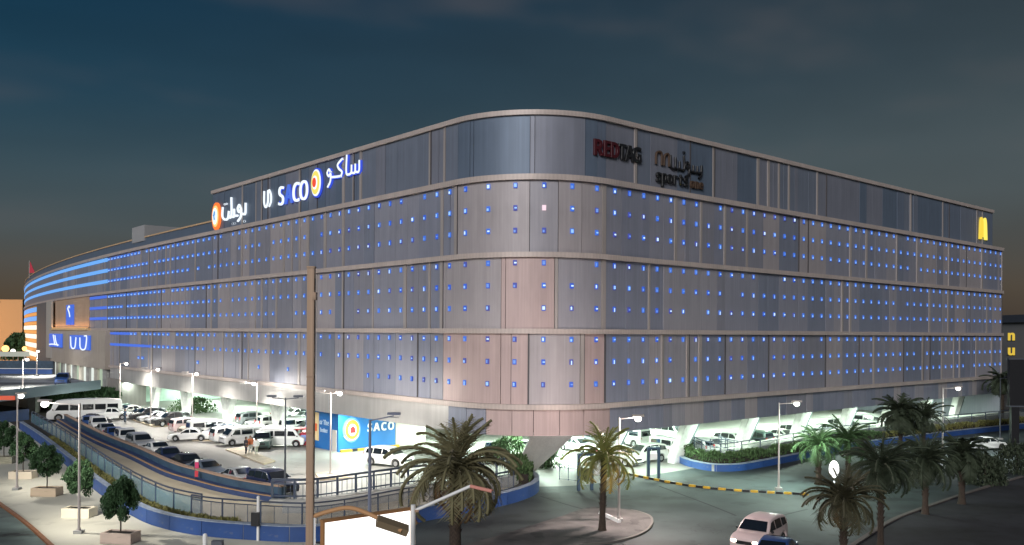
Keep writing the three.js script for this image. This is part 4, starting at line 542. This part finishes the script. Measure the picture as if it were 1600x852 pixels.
palm(1325, 750, 3.5, 2.8, 'bright green bushy palm with pale trunk, right of the green pair', mat.leafGreen, { n: 40, tr: 0.2 });
palm(1407, 714, 4.4, 3.0, 'tall dark palm under the right wing, left of the far pair', mat.leafDark, { n: 54, tr: 0.2, fan: true });
palm(1443, 714, 4.1, 2.8, 'tall dark palm under the right wing, right of the far pair', mat.leafDark, { n: 54, tr: 0.2 });
palm(1318, 884, 3.5, 2.5, 'brown drooping palm below the glowing oval lamp', mat.leafOlive, { n: 62, tr: 0.2, dead: M(0.15, 0.09, 0.03) });
palm(1376, 862, 4.9, 2.6, 'dark palm with bare brown trunk right of the brown drooping palm', mat.leafDark, { n: 58, tr: 0.17 });
palm(1446, 806, 3.8, 2.8, 'dark palm standing on the kerb of the dark verge', mat.leafDark, { n: 60, tr: 0.2 });
palm(1503, 790, 3.8, 2.6, 'black green palm on the verge between the kerb palm and the dark shrubs', mat.leafDark, { n: 36, tr: 0.22, fan: true });
palm(1566, 668, 6.2, 3.2, 'far dark palm at the right end of the mall behind the dark sign', mat.leafDark, { n: 30, tr: 0.25, fan: true });
{ // bushes and far trees
  const bush = (X, y, D, R, h, label, m, seed, n = 2200, size = 0.14, name = 'shrub', cat = 'shrub') => { const o = thing(name, label, cat, [X, y, -D]); part(o, 'foliage', leafCloud(n, size, (r) => { const th = r() * 6.283, k = Math.sqrt(r()), lump = 0.75 + 0.4 * vnoise(Math.cos(th) * 2 + seed, Math.sin(th) * 2 + seed), z = r(); return [Math.cos(th) * R * k * lump * Math.sqrt(1.05 - z * z * 0.85), z * h * lump, Math.sin(th) * R * k * lump * Math.sqrt(1.05 - z * z * 0.85)]; }, seed), m); part(o, 'trunk', cyl(0.12, 0.08, h * 0.7), mat.trunk); };
  let p = G(1540, 757); bush(...[p[0]], 0, p[1], 1.9, 2.6, 'dark shrub between the palms on the right verge', mat.leafDark, 61, 2600); p = G(1590, 738); bush(p[0], 0, p[1], 2.6, 2.8, 'dark shrub at the right edge of the verge', mat.leafDark, 62, 2600);
  p = AT(28, 556, 250); bush(p[0], 4, 250, 5, 7.5, 'dark tree in front of the orange lit building far left', mat.leafTree, 63, 3000, 0.5, 'far_tree', 'tree');
  p = G(128, 612); bush(-71, 0, 118, 1.6, 5.4, 'clipped column shrub by the lit shop fronts', mat.leafTree, 65, 900, 0.2); p = inw(-HALF - 74, 6); bush(p[0], 0, p[1], 3.4, 2.2, 'green shrub under the building behind the black cars', mat.hedge, 66, 1600, 0.2); p = inw(-HALF - 35, 16); bush(p[0], 0, p[1], 3, 3.2, 'leafy shrub inside the car park between the white columns', mat.hedge, 67, 1600, 0.2); p = inw(HALF - 2, 14); bush(p[0], 0, p[1], 2.2, 2.4, 'green shrub inside the car park behind the slim palm', mat.leafGreen, 68, 1400, 0.2); p = inw(HALF + 2, 9); bush(p[0], 0, p[1], 1.5, 2.4, 'small bright shrub by the entrance', mat.leafGreen, 69, 1000, 0.16);
}
// distant buildings
{
  const D = 330, q = AT(5, 560, D), o = thing('distant_building', 'orange lit building with a flat roof at the far left edge', 'building', [q[0], 0, -D]);
  part(o, 'wall', box(46, 22, 30, -16, 11, 0), M(0.5, 0.3, 0.14, { map: rep(texFine, 0.1) })); part(o, 'tower', box(15, 23.2, 26, 8.5, 11.6, 3), M(0.55, 0.32, 0.14)); part(o, 'roof_cap', box(48, 0.8, 32, -16, 22.4, 0), mat.concrete); part(o, 'light_strip', box(40, 2.2, 0.4, -20, 19.6, 15.2), GLOW(0.2, 0.22, 0.75, 0.5));
  for (let i = 0; i < 5; i++) for (let j = 0; j < 2; j++) part(o, 'window', box(4, 3, 0.4, -33 + i * 6.4, 5 + j * 6, 15.2), i % 2 ? GLOW(1, 0.62, 0.25, 1.1) : GLOW(1, 0.4, 0.1, 0.6));
  for (const [px, py, label] of [[8, 545, 'round orange street light at the far left edge'], [12, 582, 'white glowing street light on the left behind the blue parapet'], [45, 566, 'white glowing street light right of the far tree'], [20, 549, 'small white street light left of the far tree'], [3, 553, 'small orange street light at the very edge of the picture'], [38, 545, 'small orange street light right of the far tree top']]) { const d = 235, p = AT(px, py, d), s = thing('far_street_lamp', label, 'street lamp', [p[0], 0, -d]); part(s, 'pole', cyl(0.14, 0.1, p[1]), mat.pole); part(s, 'lamp_globe', ball(py > 560 || px === 8 ? 0.9 : 0.6, 0, p[1], 0), py === 545 || px === 3 ? GLOW(1, 0.5, 0.15, 3) : GLOW(1, 0.95, 0.85, 3)); }
  const L = new THREE.PointLight(new THREE.Color(1, 0.5, 0.18), 1300); L.position.set(q[0] + 4, 9, -D + 42); L.shadow.radius = 20; L.castShadow = true; L.name = 'far_street_lamp'; scene.add(L);
  const s = thing('far_street_lamp', 'big orange street light lighting the building at the far left', 'street lamp', [q[0] + 4, 0, -D + 42]); part(s, 'pole', cyl(0.16, 0.12, 9), mat.pole); part(s, 'lamp_globe', ball(0.24, 0, 9, 0), GLOW(1, 0.55, 0.2, 6));
  const D2 = 190, r = AT(1573, 560, D2), b = thing('distant_building', 'plain grey building with a dark roof band behind the right end', 'building', [r[0], 0, -D2]); part(b, 'wall', box(60, 15.2, 20, 29, 7.6, 0), M(0.2, 0.2, 0.2)); part(b, 'roof_band', box(61, 1.6, 21, 29, 16, 0), M(0.05, 0.06, 0.08));
  for (const [py, c] of [[526, 'n'], [549, 'u']]) { const a = AT(1578, py, D2 - 10.3); const g = thing('yellow_letter_sign', c === 'n' ? 'upper small yellow lit letter on the grey building at the right edge' : 'lower small yellow lit letter on the grey building at the right edge', 'sign', [a[0], a[1], a[2]]); part(g, 'letter', glyph(c, 2.0, 0.2).translate(0.3, -0.8, 0), GLOW(0.9, 0.62, 0.05, 0.8)); part(g, 'mount', box(1.6, 0.2, 0.2, 0.3, -0.9, -0.05), mat.black); }
  { const a = AT(30, 556, 232), c = thing('far_canopy', 'long pale canopy with cars under it beyond the blue bridge parapet', 'canopy', [a[0], 0, -232]); part(c, 'roof', box(30, 1.2, 5, -6, 6.0, 0), M(0.5, 0.55, 0.48)); for (let i = 0; i < 5; i++) part(c, 'post', cyl(0.15, 0.15, 5.4, -19 + i * 6.5, 0, 1.5), mat.pole); }
  const hz = thing('skyline', 'low dark line of distant buildings along the horizon on the left', 'buildings'); const rr = rng(99); for (let i = 0; i < 16; i++) part(hz, 'building', box(30 + rr() * 40, 12 + rr() * 22, 30, -520 + i * 22, 8, -760 - rr() * 60), M(0.05, 0.045, 0.045));
  const hr = thing('skyline', 'low dark line of distant buildings along the horizon on the right', 'buildings'); for (let i = 0; i < 8; i++) part(hr, 'building', box(34 + rr() * 40, 12 + rr() * 18, 30, 330 + i * 34, 8, -560 - rr() * 60), M(0.05, 0.045, 0.04));
}

// ------------------------------------------------------------------ vehicles
function carKit(t) { // profiles in metres, front toward +x
  const K = {
    sedan: { W: 1.78, top: [[2.27, 0.45], [2.2, 0.68], [1.7, 0.84], [1.05, 0.93], [0.35, 1.36], [-0.2, 1.45], [-0.8, 1.4], [-1.5, 1.02], [-2.1, 0.97], [-2.28, 0.7], [-2.27, 0.4]], belt: 0.93, H: 1.45, ax: [1.38, -1.38], wr: 0.33, ws: [[1.02, 0.95], [0.38, 1.34]], rw: [[-0.82, 1.38], [-1.46, 1.03]], win: [[[0.82, 0.97], [0.27, 1.31], [-0.1, 1.36], [-0.12, 0.97]], [[-0.2, 0.97], [-0.18, 1.36], [-0.72, 1.32], [-1.15, 1.0]]] },
    suv: { W: 1.9, top: [[2.33, 0.5], [2.28, 0.85], [1.8, 1.02], [1.1, 1.12], [0.45, 1.66], [-0.2, 1.78], [-1.4, 1.76], [-2.05, 1.62], [-2.25, 1.1], [-2.32, 0.75], [-2.3, 0.45]], belt: 1.1, H: 1.78, ax: [1.42, -1.38], wr: 0.38, ws: [[1.08, 1.14], [0.5, 1.62]], rw: [[-2.08, 1.55], [-2.24, 1.12]], win: [[[0.88, 1.16], [0.4, 1.58], [-0.05, 1.66], [-0.08, 1.16]], [[-0.16, 1.16], [-0.14, 1.66], [-1.05, 1.66], [-1.1, 1.16]], [[-1.2, 1.18], [-1.16, 1.64], [-1.85, 1.56], [-1.98, 1.2]]] },
    van: { W: 1.95, top: [[2.4, 0.5], [2.36, 0.95], [2.0, 1.12], [1.4, 1.85], [0.8, 2.0], [-1.8, 2.02], [-2.38, 1.9], [-2.45, 1.1], [-2.42, 0.45]], belt: 1.15, H: 2.02, ax: [1.55, -1.5], wr: 0.36, ws: [[1.98, 1.18], [1.45, 1.78]], rw: [[-2.4, 1.75], [-2.45, 1.2]], win: [[[1.55, 1.22], [1.25, 1.7], [0.7, 1.74], [0.65, 1.22]], [[0.5, 1.22], [0.5, 1.74], [-0.7, 1.76], [-0.7, 1.22]], [[-0.85, 1.22], [-0.85, 1.76], [-2.1, 1.72], [-2.15, 1.24]]] },
    pickup: { W: 1.85, top: [[2.5, 0.55], [2.45, 0.9], [1.9, 1.02], [1.3, 1.1], [0.7, 1.62], [0.1, 1.7], [-0.55, 1.66], [-0.75, 1.1], [-2.4, 1.06], [-2.5, 0.95], [-2.48, 0.5]], belt: 1.08, H: 1.7, ax: [1.5, -1.55], wr: 0.37, ws: [[1.28, 1.12], [0.74, 1.58]], rw: [[-0.6, 1.6], [-0.76, 1.14]], win: [[[1.05, 1.14], [0.62, 1.54], [0.2, 1.6], [0.2, 1.14]], [[0.1, 1.14], [0.1, 1.6], [-0.45, 1.56], [-0.58, 1.14]]] },
    bus: { W: 2.35, top: [[4.7, 0.6], [4.62, 1.2], [4.2, 1.5], [3.75, 2.5], [3.2, 2.75], [-4.2, 2.78], [-4.65, 2.6], [-4.7, 0.6]], belt: 1.4, H: 2.78, ax: [3.2, -2.9], wr: 0.45, ws: [[4.22, 1.55], [3.8, 2.4]], rw: [[-4.66, 2.4], [-4.7, 1.6]], win: [0, 1, 2, 3, 4].map((i) => { const x = 3.3 - i * 1.55; return [[x + (i ? 0.05 : 0.35), 1.45], [x - (i ? -0.05 : 0.1), 2.2], [x - 1.3, 2.2], [x - 1.3, 1.45]]; }) },
  }[t];
  const half = K.W / 2, taper = (y) => 1 - 0.2 * Math.max(0, (y - K.belt) / (K.H - K.belt)) ** 1.2 * (t === 'van' || t === 'bus' ? 0.5 : 1), curve = new THREE.CatmullRomCurve3(K.top.map(([x, y]) => V(x, y, 0)), false, 'centripetal').getPoints(44), x1 = K.top[0][0], x0 = K.top[K.top.length - 1][0];
  const sh = new THREE.Shape(); sh.moveTo(x1 - 0.1, 0.24); curve.forEach((p) => sh.lineTo(p.x, p.y)); sh.lineTo(x0 + 0.1, 0.26); const wr = K.wr + 0.07; for (const ax of [K.ax[1], K.ax[0]]) { sh.lineTo(ax - wr, 0.24); sh.absarc(ax, K.wr, wr, Math.PI, 0, true); sh.lineTo(ax + wr, 0.24); } sh.closePath();
  const bv = 0.09, body = new THREE.ExtrudeGeometry(sh, { depth: K.W - 2 * bv, bevelEnabled: true, bevelSize: 0.07, bevelOffset: -0.07, bevelThickness: bv, bevelSegments: 3, curveSegments: 8 }).translate(0, 0, -half + bv);
  const nose = (x) => 1 - 0.1 * Math.pow(Math.abs(x) / Math.max(x1, -x0), 6); const p = body.attributes.position; for (let i = 0; i < p.count; i++) p.setZ(i, p.getZ(i) * taper(p.getY(i)) * nose(p.getX(i))); const bg = toCreasedNormals(body, 0.7);
  const sideWin = K.win.flatMap((w) => [-1, 1].map((s) => { const pts = s > 0 ? w : [...w].reverse(), g = new THREE.ShapeGeometry(new THREE.Shape(w.map(([a, b]) => new THREE.Vector2(a, b)))), q = g.attributes.position; for (let i = 0; i < q.count; i++) q.setZ(i, s * (half * taper(q.getY(i)) * nose(q.getX(i)) + 0.008)); if (s < 0) { const ix = g.index.array; for (let i = 0; i < ix.length; i += 3) { const c = ix[i]; ix[i] = ix[i + 1]; ix[i + 1] = c; } } g.computeVertexNormals(); return g; }));
  const across = ([a, b], out) => { const nx = (a[1] > b[1] ? -1 : 1), L = Math.hypot(b[0] - a[0], b[1] - a[1]), n = [-(b[1] - a[1]) / L, (b[0] - a[0]) / L]; const k = (n[0] * out > 0 ? 1 : -1) * 0.05, wa = (half - 0.12) * taper(a[1]) * nose(a[0]), wb = (half - 0.14) * taper(b[1]) * nose(b[0]); const g = new THREE.BufferGeometry(), A = [a[0] + n[0] * k, a[1] + n[1] * k], B = [b[0] + n[0] * k, b[1] + n[1] * k]; const v = [[...A, -wa], [...A, wa], [...B, wb], [...B, -wb]]; const order = out > 0 ? [0, 2, 1, 0, 3, 2] : [0, 2, 1, 0, 3, 2]; g.setAttribute('position', new THREE.Float32BufferAttribute(order.flatMap((i) => v[i]), 3)); g.computeVertexNormals(); return g; };
  const tyre = new THREE.TorusGeometry(K.wr - 0.1, 0.1, 8, 18).scale(1, 1, 1.1), rim = new THREE.CylinderGeometry(K.wr - 0.1, K.wr - 0.1, 0.16, 14).rotateX(Math.PI / 2), fy = t === 'bus' ? 0.95 : K.top[1][1] - 0.12, xf = x1 - 0.06;
  return { K, half, bg, sideWin, ws: across(K.ws, 1), rw: across(K.rw, -1), tyre, rim, lamp: new THREE.SphereGeometry(0.16, 10, 6).scale(0.5, 0.55, 1.15), tailG: box(0.1, t === 'suv' || t === 'van' || t === 'bus' ? 0.34 : 0.18, 0.26), mirror: new THREE.SphereGeometry(0.11, 8, 6).scale(0.7, 0.7, 1), grille: box(0.06, 0.2, K.W * 0.5), bumper: box(0.1, 0.12, K.W * 0.8), plate: box(0.03, 0.12, 0.4), fy, xf, xr: x0 + 0.05, ry: t === 'sedan' ? 0.78 : t === 'pickup' ? 0.85 : t === 'suv' ? 1.0 : 1.1 };
}
const kits = Object.fromEntries(['sedan', 'suv', 'van', 'pickup', 'bus'].map((t) => [t, carKit(t)]));
const paint = (r, g, b, metal = 0.1) => { const m = new THREE.MeshPhysicalMaterial({ roughness: 0.4, metalness: metal, clearcoat: 0.8, clearcoatRoughness: 0.12 }); m.color.setRGB(r, g, b); return m; };
const paints = { white: paint(0.72, 0.72, 0.7), silver: paint(0.42, 0.43, 0.44, 0.4), grey: paint(0.17, 0.18, 0.19, 0.3), black: paint(0.012, 0.012, 0.014), navy: paint(0.012, 0.02, 0.06), 'blue grey': paint(0.1, 0.13, 0.17, 0.3), blue: paint(0.02, 0.06, 0.2), beige: paint(0.45, 0.4, 0.32), 'pinkish white': paint(0.7, 0.55, 0.53), red: paint(0.35, 0.015, 0.02), green: paint(0.05, 0.09, 0.08) };
const names = { sedan: 'parked_car', suv: 'parked_suv', van: 'parked_van', pickup: 'parked_pickup', bus: 'bus' }, cats = { sedan: 'car', suv: 'car', van: 'van', pickup: 'pickup', bus: 'bus' };
const protos = {};
function build(type, name) {
  const k = kits[type], o = new THREE.Group(), P = (n, g, m, pos, par = o) => { const q = part(par, n, g, m); if (pos) q.position.set(...pos); return q; };
  P('body', k.bg, paints.white); k.sideWin.forEach((g) => P('side_window', g, mat.glass)); P('windscreen', k.ws, mat.glass); P('rear_window', k.rw, mat.glass);
  for (const ax of k.K.ax) for (const s of [-1, 1]) { const w = P('wheel', k.tyre, mat.tyre, [ax, k.K.wr, s * (k.half - 0.12)]); P('rim', k.rim, mat.rim, null, w); }
  for (const s of [-1, 1]) { P('headlight', k.lamp, mat.lampOff, [k.xf - 0.05, k.fy, s * (k.half - 0.32)]); P('tail_light', k.tailG, mat.tail, [k.xr - 0.03, k.ry, s * (k.half - 0.27)]); P('mirror', k.mirror, mat.black, [k.K.ws[0][0] - 0.3, k.K.ws[0][1] + 0.02, s * (k.half + 0.1)]); }
  P('grille', k.grille, mat.black, [k.xf + 0.03, k.fy - 0.06, 0]); P('bumper', k.bumper, mat.black, [k.xf + 0.02, 0.36, 0]); P('number_plate', k.plate, mat.white, [k.xr - 0.07, 0.62, 0]);
  return o;
}
function car(type, colour, X, D, ang, label, opt = {}) { // ang: heading in plan, degrees from +X toward depth
  protos[type] ??= build(type); const o = protos[type].clone(); o.name = numbered(opt.name ?? names[type]); o.position.set(X, opt.y ?? 0.02, -D); o.rotation.y = ang * Math.PI / 180; tag(o, label, cats[type], opt.group); o.traverse((c) => { if (c.name === 'body') c.material = paints[colour]; if (opt.lights && c.name === 'headlight') { c.material = mat.headlight; c.scale.set(1.5, 1.15, 1.15); c.position.x += 0.05; } }); scene.add(o); return o;
}
const ORD = ['first', 'second', 'third', 'fourth', 'fifth', 'sixth', 'seventh', 'eighth', 'ninth', 'tenth', 'eleventh', 'twelfth', 'thirteenth', 'fourteenth', 'fifteenth', 'sixteenth', 'seventeenth', 'eighteenth', 'nineteenth', 'twentieth'];
const deg = ([x, d]) => Math.atan2(d, x) * 180 / Math.PI, rc = rng(77);
{ // row along the inner blue wall, from the railing end backwards
  const L = along(wallPath), T = L[L.length - 1], list = [['suv', 'navy'], ['sedan', 'silver'], ['sedan', 'blue grey'], ['sedan', 'black'], ['sedan', 'navy'], ['sedan', 'white'], ['suv', 'silver'], ['suv', 'white'], ['sedan', 'blue'], ['sedan', 'silver'], ['suv', 'white'], ['sedan', 'blue'], ['sedan', 'white'], ['suv', 'white'], ['sedan', 'blue grey']];
  list.slice(0, 12).forEach(([t, c], i) => { const s = T - 3.2 - i * 5.3; if (s < 1) return; const { p, d } = atLength(wallPath, L, s), n = [-d[1], d[0]], off = 2.5 + rc() * 0.3; car(t, c, p[0] + n[0] * off, p[1] + n[1] * off, deg(d) + (i % 4 === 1 ? 180 : 0) + (rc() - 0.5) * 7, `${c} ${t === 'suv' ? 'SUV' : 'sedan'} along the inner blue wall, ${ORD[i]} from the railing end`, { group: 'cars along the inner blue wall' }); });
}
{ // rows under and before the left wing
  const row = (ss, off, cols, where, group, flip) => ss.forEach((s, i) => { const f = face(-HALF - s), [t, c] = cols[i % cols.length], p = [f.p[0] + f.n[0] * off, f.p[1] + f.n[1] * off]; car(t, c, p[0], p[1], deg(f.n) + (flip && i % 2 ? 180 : 0) + (rc() - 0.5) * 8, `${c} ${t === 'suv' ? 'SUV' : t} ${where}, ${ORD[i]} from the right`, { group }); });
  const W = 'white';
  row([33, 36, 39.2, 42.4, 45.4, 48.6], 4.2, [['van', W], ['suv', W], ['suv', 'blue grey'], ['van', W], ['suv', 'beige'], ['suv', 'pinkish white']], 'in the first row before the white columns', 'cars before the left wing', true);
  row([30, 33, 36.2, 39, 42.6, 45.4, 48.6, 51.4], -5.5, [['suv', W], ['sedan', W], ['suv', 'silver'], ['van', W], ['sedan', W], ['suv', W], ['sedan', 'silver'], ['suv', 'grey']], 'just behind the white columns under the left wing', 'cars under the left wing', true);
  row([28, 31.4, 34.6, 37.6, 41, 44.2, 47.4, 50.6, 54, 57], -13, [['suv', W], ['van', W], ['sedan', W], ['suv', 'silver'], ['suv', W], ['sedan', W], ['van', W], ['sedan', 'grey'], ['suv', W], ['sedan', W]], 'in the rear row under the left wing', 'cars in the rear row under the left wing', true);
  row([57, 60, 63, 66, 69.2], 3.4, [['suv', 'black'], ['sedan', 'silver'], ['sedan', 'silver'], ['suv', 'black'], ['sedan', 'black']], 'in the dark cluster behind the small island', 'cars behind the small island', false);
  row([75, 78.4], 3, [['sedan', W], ['sedan', 'green']], 'beside the grey corner pier', 'cars beside the corner pier', false);
}
{ // under the right wing and at the corner
  const row = (ts, off, cols, where, group) => ts.forEach((t, i) => { const f = face(HALF + t), [ty, c] = cols[i % cols.length], p = [f.p[0] + f.n[0] * off, f.p[1] + f.n[1] * off]; car(ty, c, p[0], p[1], deg(f.n) + (i % 3 === 2 ? 180 : 0) + (rc() - 0.5) * 8, `${c} ${ty === 'suv' ? 'SUV' : ty} ${where}, ${ORD[i]} from the corner`, { group }); });
  row([8.6, 16.5, 19.6, 22.8, 27, 30.5, 36.5, 40, 47, 51, 58, 62, 69], -6, [['suv', 'white'], ['van', 'white'], ['suv', 'silver'], ['sedan', 'white'], ['suv', 'white'], ['suv', 'green'], ['sedan', 'white'], ['suv', 'white'], ['sedan', 'silver']], 'under the right wing behind the ramp', 'cars under the right wing');
  row([-2, 1.4, 5, 12, 16, 20, 24, 28], -15, [['suv', 'white'], ['sedan', 'silver'], ['suv', 'white'], ['sedan', 'white'], ['suv', 'grey'], ['van', 'white'], ['sedan', 'white'], ['suv', 'white']], 'deep under the right wing', 'cars in the rear row under the right wing');
  const a = G(1007, 722), b = G(1032, 716); car('suv', 'white', a[0], a[1], -150, 'white SUV at the entrance just right of the slim palm', {}); car('suv', 'white', b[0] + 0.8, b[1] + 2.2, -130, 'white SUV at the entrance behind the other, beside the ramp start', {});
  const kt = thing('striped_barrier', 'yellow and black striped low barrier under the building behind the slim palm', 'barrier'), kg = new THREE.BoxGeometry(0.7, 0.4, 0.3), q0 = inw(-1, 9.5), q1 = inw(HALF + 3, 9.5); for (let i = 0; i < 10; i++) { const m = part(kt, 'kerb_stone', kg, i % 2 ? mat.black : mat.yellow); m.position.set(lerp(q0[0], q1[0], i / 9), 0.9, -lerp(q0[1], q1[1], i / 9)); m.rotation.y = Math.atan2(q1[1] - q0[1], q1[0] - q0[0]); } part(kt, 'plinth', ribbon([q0, q1], -0.12, 0.12, 0, 0.7), mat.concrete);
}
{ // single vehicles
  let p = G(606, 729); car('suv', 'white', p[0], p[1] + 0.4, -28, 'white SUV driving out in front of the blue shop', { name: 'moving_suv' });
  p = G(296, 689); car('sedan', 'white', p[0], p[1], 190, 'white sedan driving across the middle of the lot', { name: 'moving_car' });
  p = G(398, 703); car('suv', 'green', p[0] + 0.4, p[1] + 1.5, -80, 'dark green SUV facing the people on the long island', {});
  p = G(450, 698); car('van', 'white', p[0] - 0.6, p[1], 5, 'white van side-on right of the people', {});
  p = G(132, 656); car('bus', 'white', p[0], p[1], 205, 'long white bus with dark windows below the hedge on the left', {});
  p = G(146, 664); car('sedan', 'black', p[0], p[1], 25, 'black sedan parked in front of the white bus', {});
  p = G(178, 655); car('pickup', 'white', p[0], p[1] - 1, 20, 'white pickup beside the rear of the white bus', {});
  p = G(98, 601, 4); car('suv', 'blue', p[0], p[1], -70, 'dark blue car driving on the bridge at the far left', { y: 4.02, name: 'moving_suv' });
  p = G(1184, 853); car('suv', 'pinkish white', p[0], p[1] - 0.4, -127, 'pinkish white car with headlights on driving toward the front right', { name: 'moving_suv', lights: true });
  { const h = [Math.cos(-127 * Math.PI / 180), Math.sin(-127 * Math.PI / 180)], l = new THREE.SpotLight(new THREE.Color(1, 0.78, 0.6), 160, 0, 0.6, 0.6); l.position.set(p[0] + h[0] * 2.7, 0.75, -(p[1] + h[1] * 2.7)); l.target.position.set(p[0] + h[0] * 12, 0, -(p[1] + h[1] * 12)); l.castShadow = true; l.name = 'headlight'; scene.add(l, l.target); }
  p = G(1211, 884); car('sedan', 'blue', p[0], p[1], -118, 'blue sedan beside the pinkish white car at the bottom edge', { name: 'moving_car' });
  p = G(1108, 903); car('sedan', 'white', p[0], p[1], -108, 'white car cut by the bottom edge left of the pinkish car', { name: 'moving_car' });
  p = G(1540, 703); car('sedan', 'white', p[0], p[1], 15, 'white car with bright lights by the right edge of the forecourt', { lights: true });
  p = G(472, 697); const st = thing('red_stall', 'small red kiosk cart beside the tan pole in the lot', 'kiosk', [p[0], 0, -p[1]], 0.3); part(st, 'cabinet', box(1.8, 1.3, 1.2, 0, 0.8, 0), M(0.45, 0.03, 0.05)); part(st, 'panel', box(0.7, 0.7, 0.04, 0, 0.9, 0.62), M(0.2, 0.3, 0.6)); part(st, 'canopy', box(2.0, 0.1, 1.4, 0, 1.9, 0), M(0.5, 0.05, 0.06)); for (const x of [-0.9, 0.9]) part(st, 'post', box(0.06, 0.6, 0.06, x, 1.6, 0.55), mat.white);
  p = G(304, 757); const pf = thing('pennant', 'small red and white pennant on a short pole at the inner blue wall', 'flag', [p[0], 0, -p[1]]); part(pf, 'pole', cyl(0.03, 0.03, 1.9), mat.darkPole); part(pf, 'cloth', box(0.3, 0.5, 0.05, 0.16, 1.55, 0), M(0.5, 0.03, 0.12)); part(pf, 'white_cloth', box(0.28, 0.22, 0.05, 0.15, 1.92, 0), mat.white); part(pf, 'lower_cloth', box(0.26, 0.5, 0.05, 0.15, 0.85, 0.02), M(0.5, 0.03, 0.05));
}
// ------------------------------------------------------------------ people
function person(X, D, turn, label, cloth, legs, pose = 0) {
  const o = thing('person', label, 'person', [X, 0.02, -D], turn), res = 56, S = 1.0; // field cube of 2 m
  const J = { pelvis: [0, 0.95, 0, 0.15], chest: [0, 1.32, 0, 0.17], neck: [0, 1.5, 0, 0.065], head: [0.01, 1.66, 0, 0.1], crown: [0, 1.72, 0, 0.1], hipL: [0, 0.9, 0.1, 0.095], hipR: [0, 0.9, -0.1, 0.095], kneeL: [0.04 + pose * 0.12, 0.5, 0.11, 0.066], kneeR: [0.02 - pose * 0.08, 0.5, -0.11, 0.066], ankL: [-0.02 + pose * 0.14, 0.09, 0.12, 0.048], ankR: [-0.02 - pose * 0.2, 0.09, -0.12, 0.048], toeL: [0.13 + pose * 0.14, 0.05, 0.13, 0.045], toeR: [0.13 - pose * 0.2, 0.05, -0.13, 0.045], shL: [0, 1.42, 0.19, 0.07], shR: [0, 1.42, -0.19, 0.07], elL: [-0.03 - pose * 0.06, 1.14, 0.27, 0.05], elR: [-0.02 + pose * 0.08, 1.14, -0.27, 0.05], haL: [0.1, 0.88, 0.27, 0.042], haR: [0.13, 0.9, -0.26, 0.042], fiL: [0.15, 0.78, 0.26, 0.03], fiR: [0.18, 0.8, -0.25, 0.03] };
  const B = [['pelvis', 'chest'], ['chest', 'neck'], ['neck', 'head'], ['head', 'crown'], ['pelvis', 'hipL'], ['pelvis', 'hipR'], ['hipL', 'kneeL'], ['hipR', 'kneeR'], ['kneeL', 'ankL'], ['kneeR', 'ankR'], ['ankL', 'toeL'], ['ankR', 'toeR'], ['chest', 'shL'], ['chest', 'shR'], ['shL', 'elL'], ['shR', 'elR'], ['elL', 'haL'], ['elR', 'haR'], ['haL', 'fiL'], ['haR', 'fiR']].map(([a, b]) => [J[a], J[b]]);
  const mc = new MarchingCubes(res, mat.black, false, false, 60000), half = S; mc.isolation = 0;
  for (let k = 0; k < res; k++) for (let j = 0; j < res; j++) for (let i = 0; i < res; i++) { const x = (i / res * 2 - 1) * half, y = (j / res * 2 - 1) * half + 0.93, z = (k / res * 2 - 1) * half; let s = 0; for (const [a, b] of B) { const vx = b[0] - a[0], vy = b[1] - a[1], vz = b[2] - a[2], t = clamp(((x - a[0]) * vx + (y - a[1]) * vy + (z - a[2]) * vz) / (vx * vx + vy * vy + vz * vz), 0, 1), d = Math.hypot(x - a[0] - vx * t, y - a[1] - vy * t, z - a[2] - vz * t) - lerp(a[3], b[3], t); s += Math.exp(-d * 34); } mc.field[k * res * res + j * res + i] = Math.log(s) / 34; }
  mc.update(); const n = mc.count, pos = new Float32Array(mc.positionArray.slice(0, n * 3)), col = new Float32Array(n * 3); for (let i = 0; i < n; i++) { const x = pos[i * 3] * half, y = pos[i * 3 + 1] * half + 0.93, z = pos[i * 3 + 2] * half; pos[i * 3] = x; pos[i * 3 + 1] = y; pos[i * 3 + 2] = z; const c = y > 1.72 || (y > 1.6 && x < -0.02) ? [0.02, 0.015, 0.012] : y > 1.5 ? [0.3, 0.18, 0.12] : y > 0.92 && Math.abs(z) < 0.32 && !(y < 0.93 && Math.abs(z) > 0.2) ? cloth : y < 0.12 ? [0.03, 0.03, 0.03] : Math.abs(z) > 0.2 ? [0.3, 0.18, 0.12] : legs; col.set(c, i * 3); }
  const g = new THREE.BufferGeometry(); g.setAttribute('position', new THREE.BufferAttribute(pos, 3)); g.setAttribute('normal', new THREE.BufferAttribute(new Float32Array(mc.normalArray.slice(0, n * 3)), 3)); g.setAttribute('color', new THREE.BufferAttribute(col, 3)); g.computeVertexNormals();
  part(o, 'body', g, M(1, 1, 1, { vertexColors: true, roughness: 0.85 })); return o;
}
{ let p = G(384, 711); person(p[0], p[1], 0.4, 'person in dark clothes standing at the left end of the group on the long island', [0.03, 0.03, 0.04], [0.03, 0.03, 0.04]); p = G(391, 709); person(p[0], p[1], -1, 'person in an orange shirt standing on the long island', [0.55, 0.16, 0.07], [0.5, 0.5, 0.48]); p = G(400, 712); person(p[0], p[1], 2.2, 'person in a white shirt and light trousers before the green SUV', [0.6, 0.6, 0.58], [0.35, 0.36, 0.3], 0.6); p = G(195, 660); person(p[0], p[1], 1, 'person in dark blue clothes standing alone by the small island', [0.02, 0.05, 0.09], [0.02, 0.04, 0.07]); }
renderer.render(scene, camera);
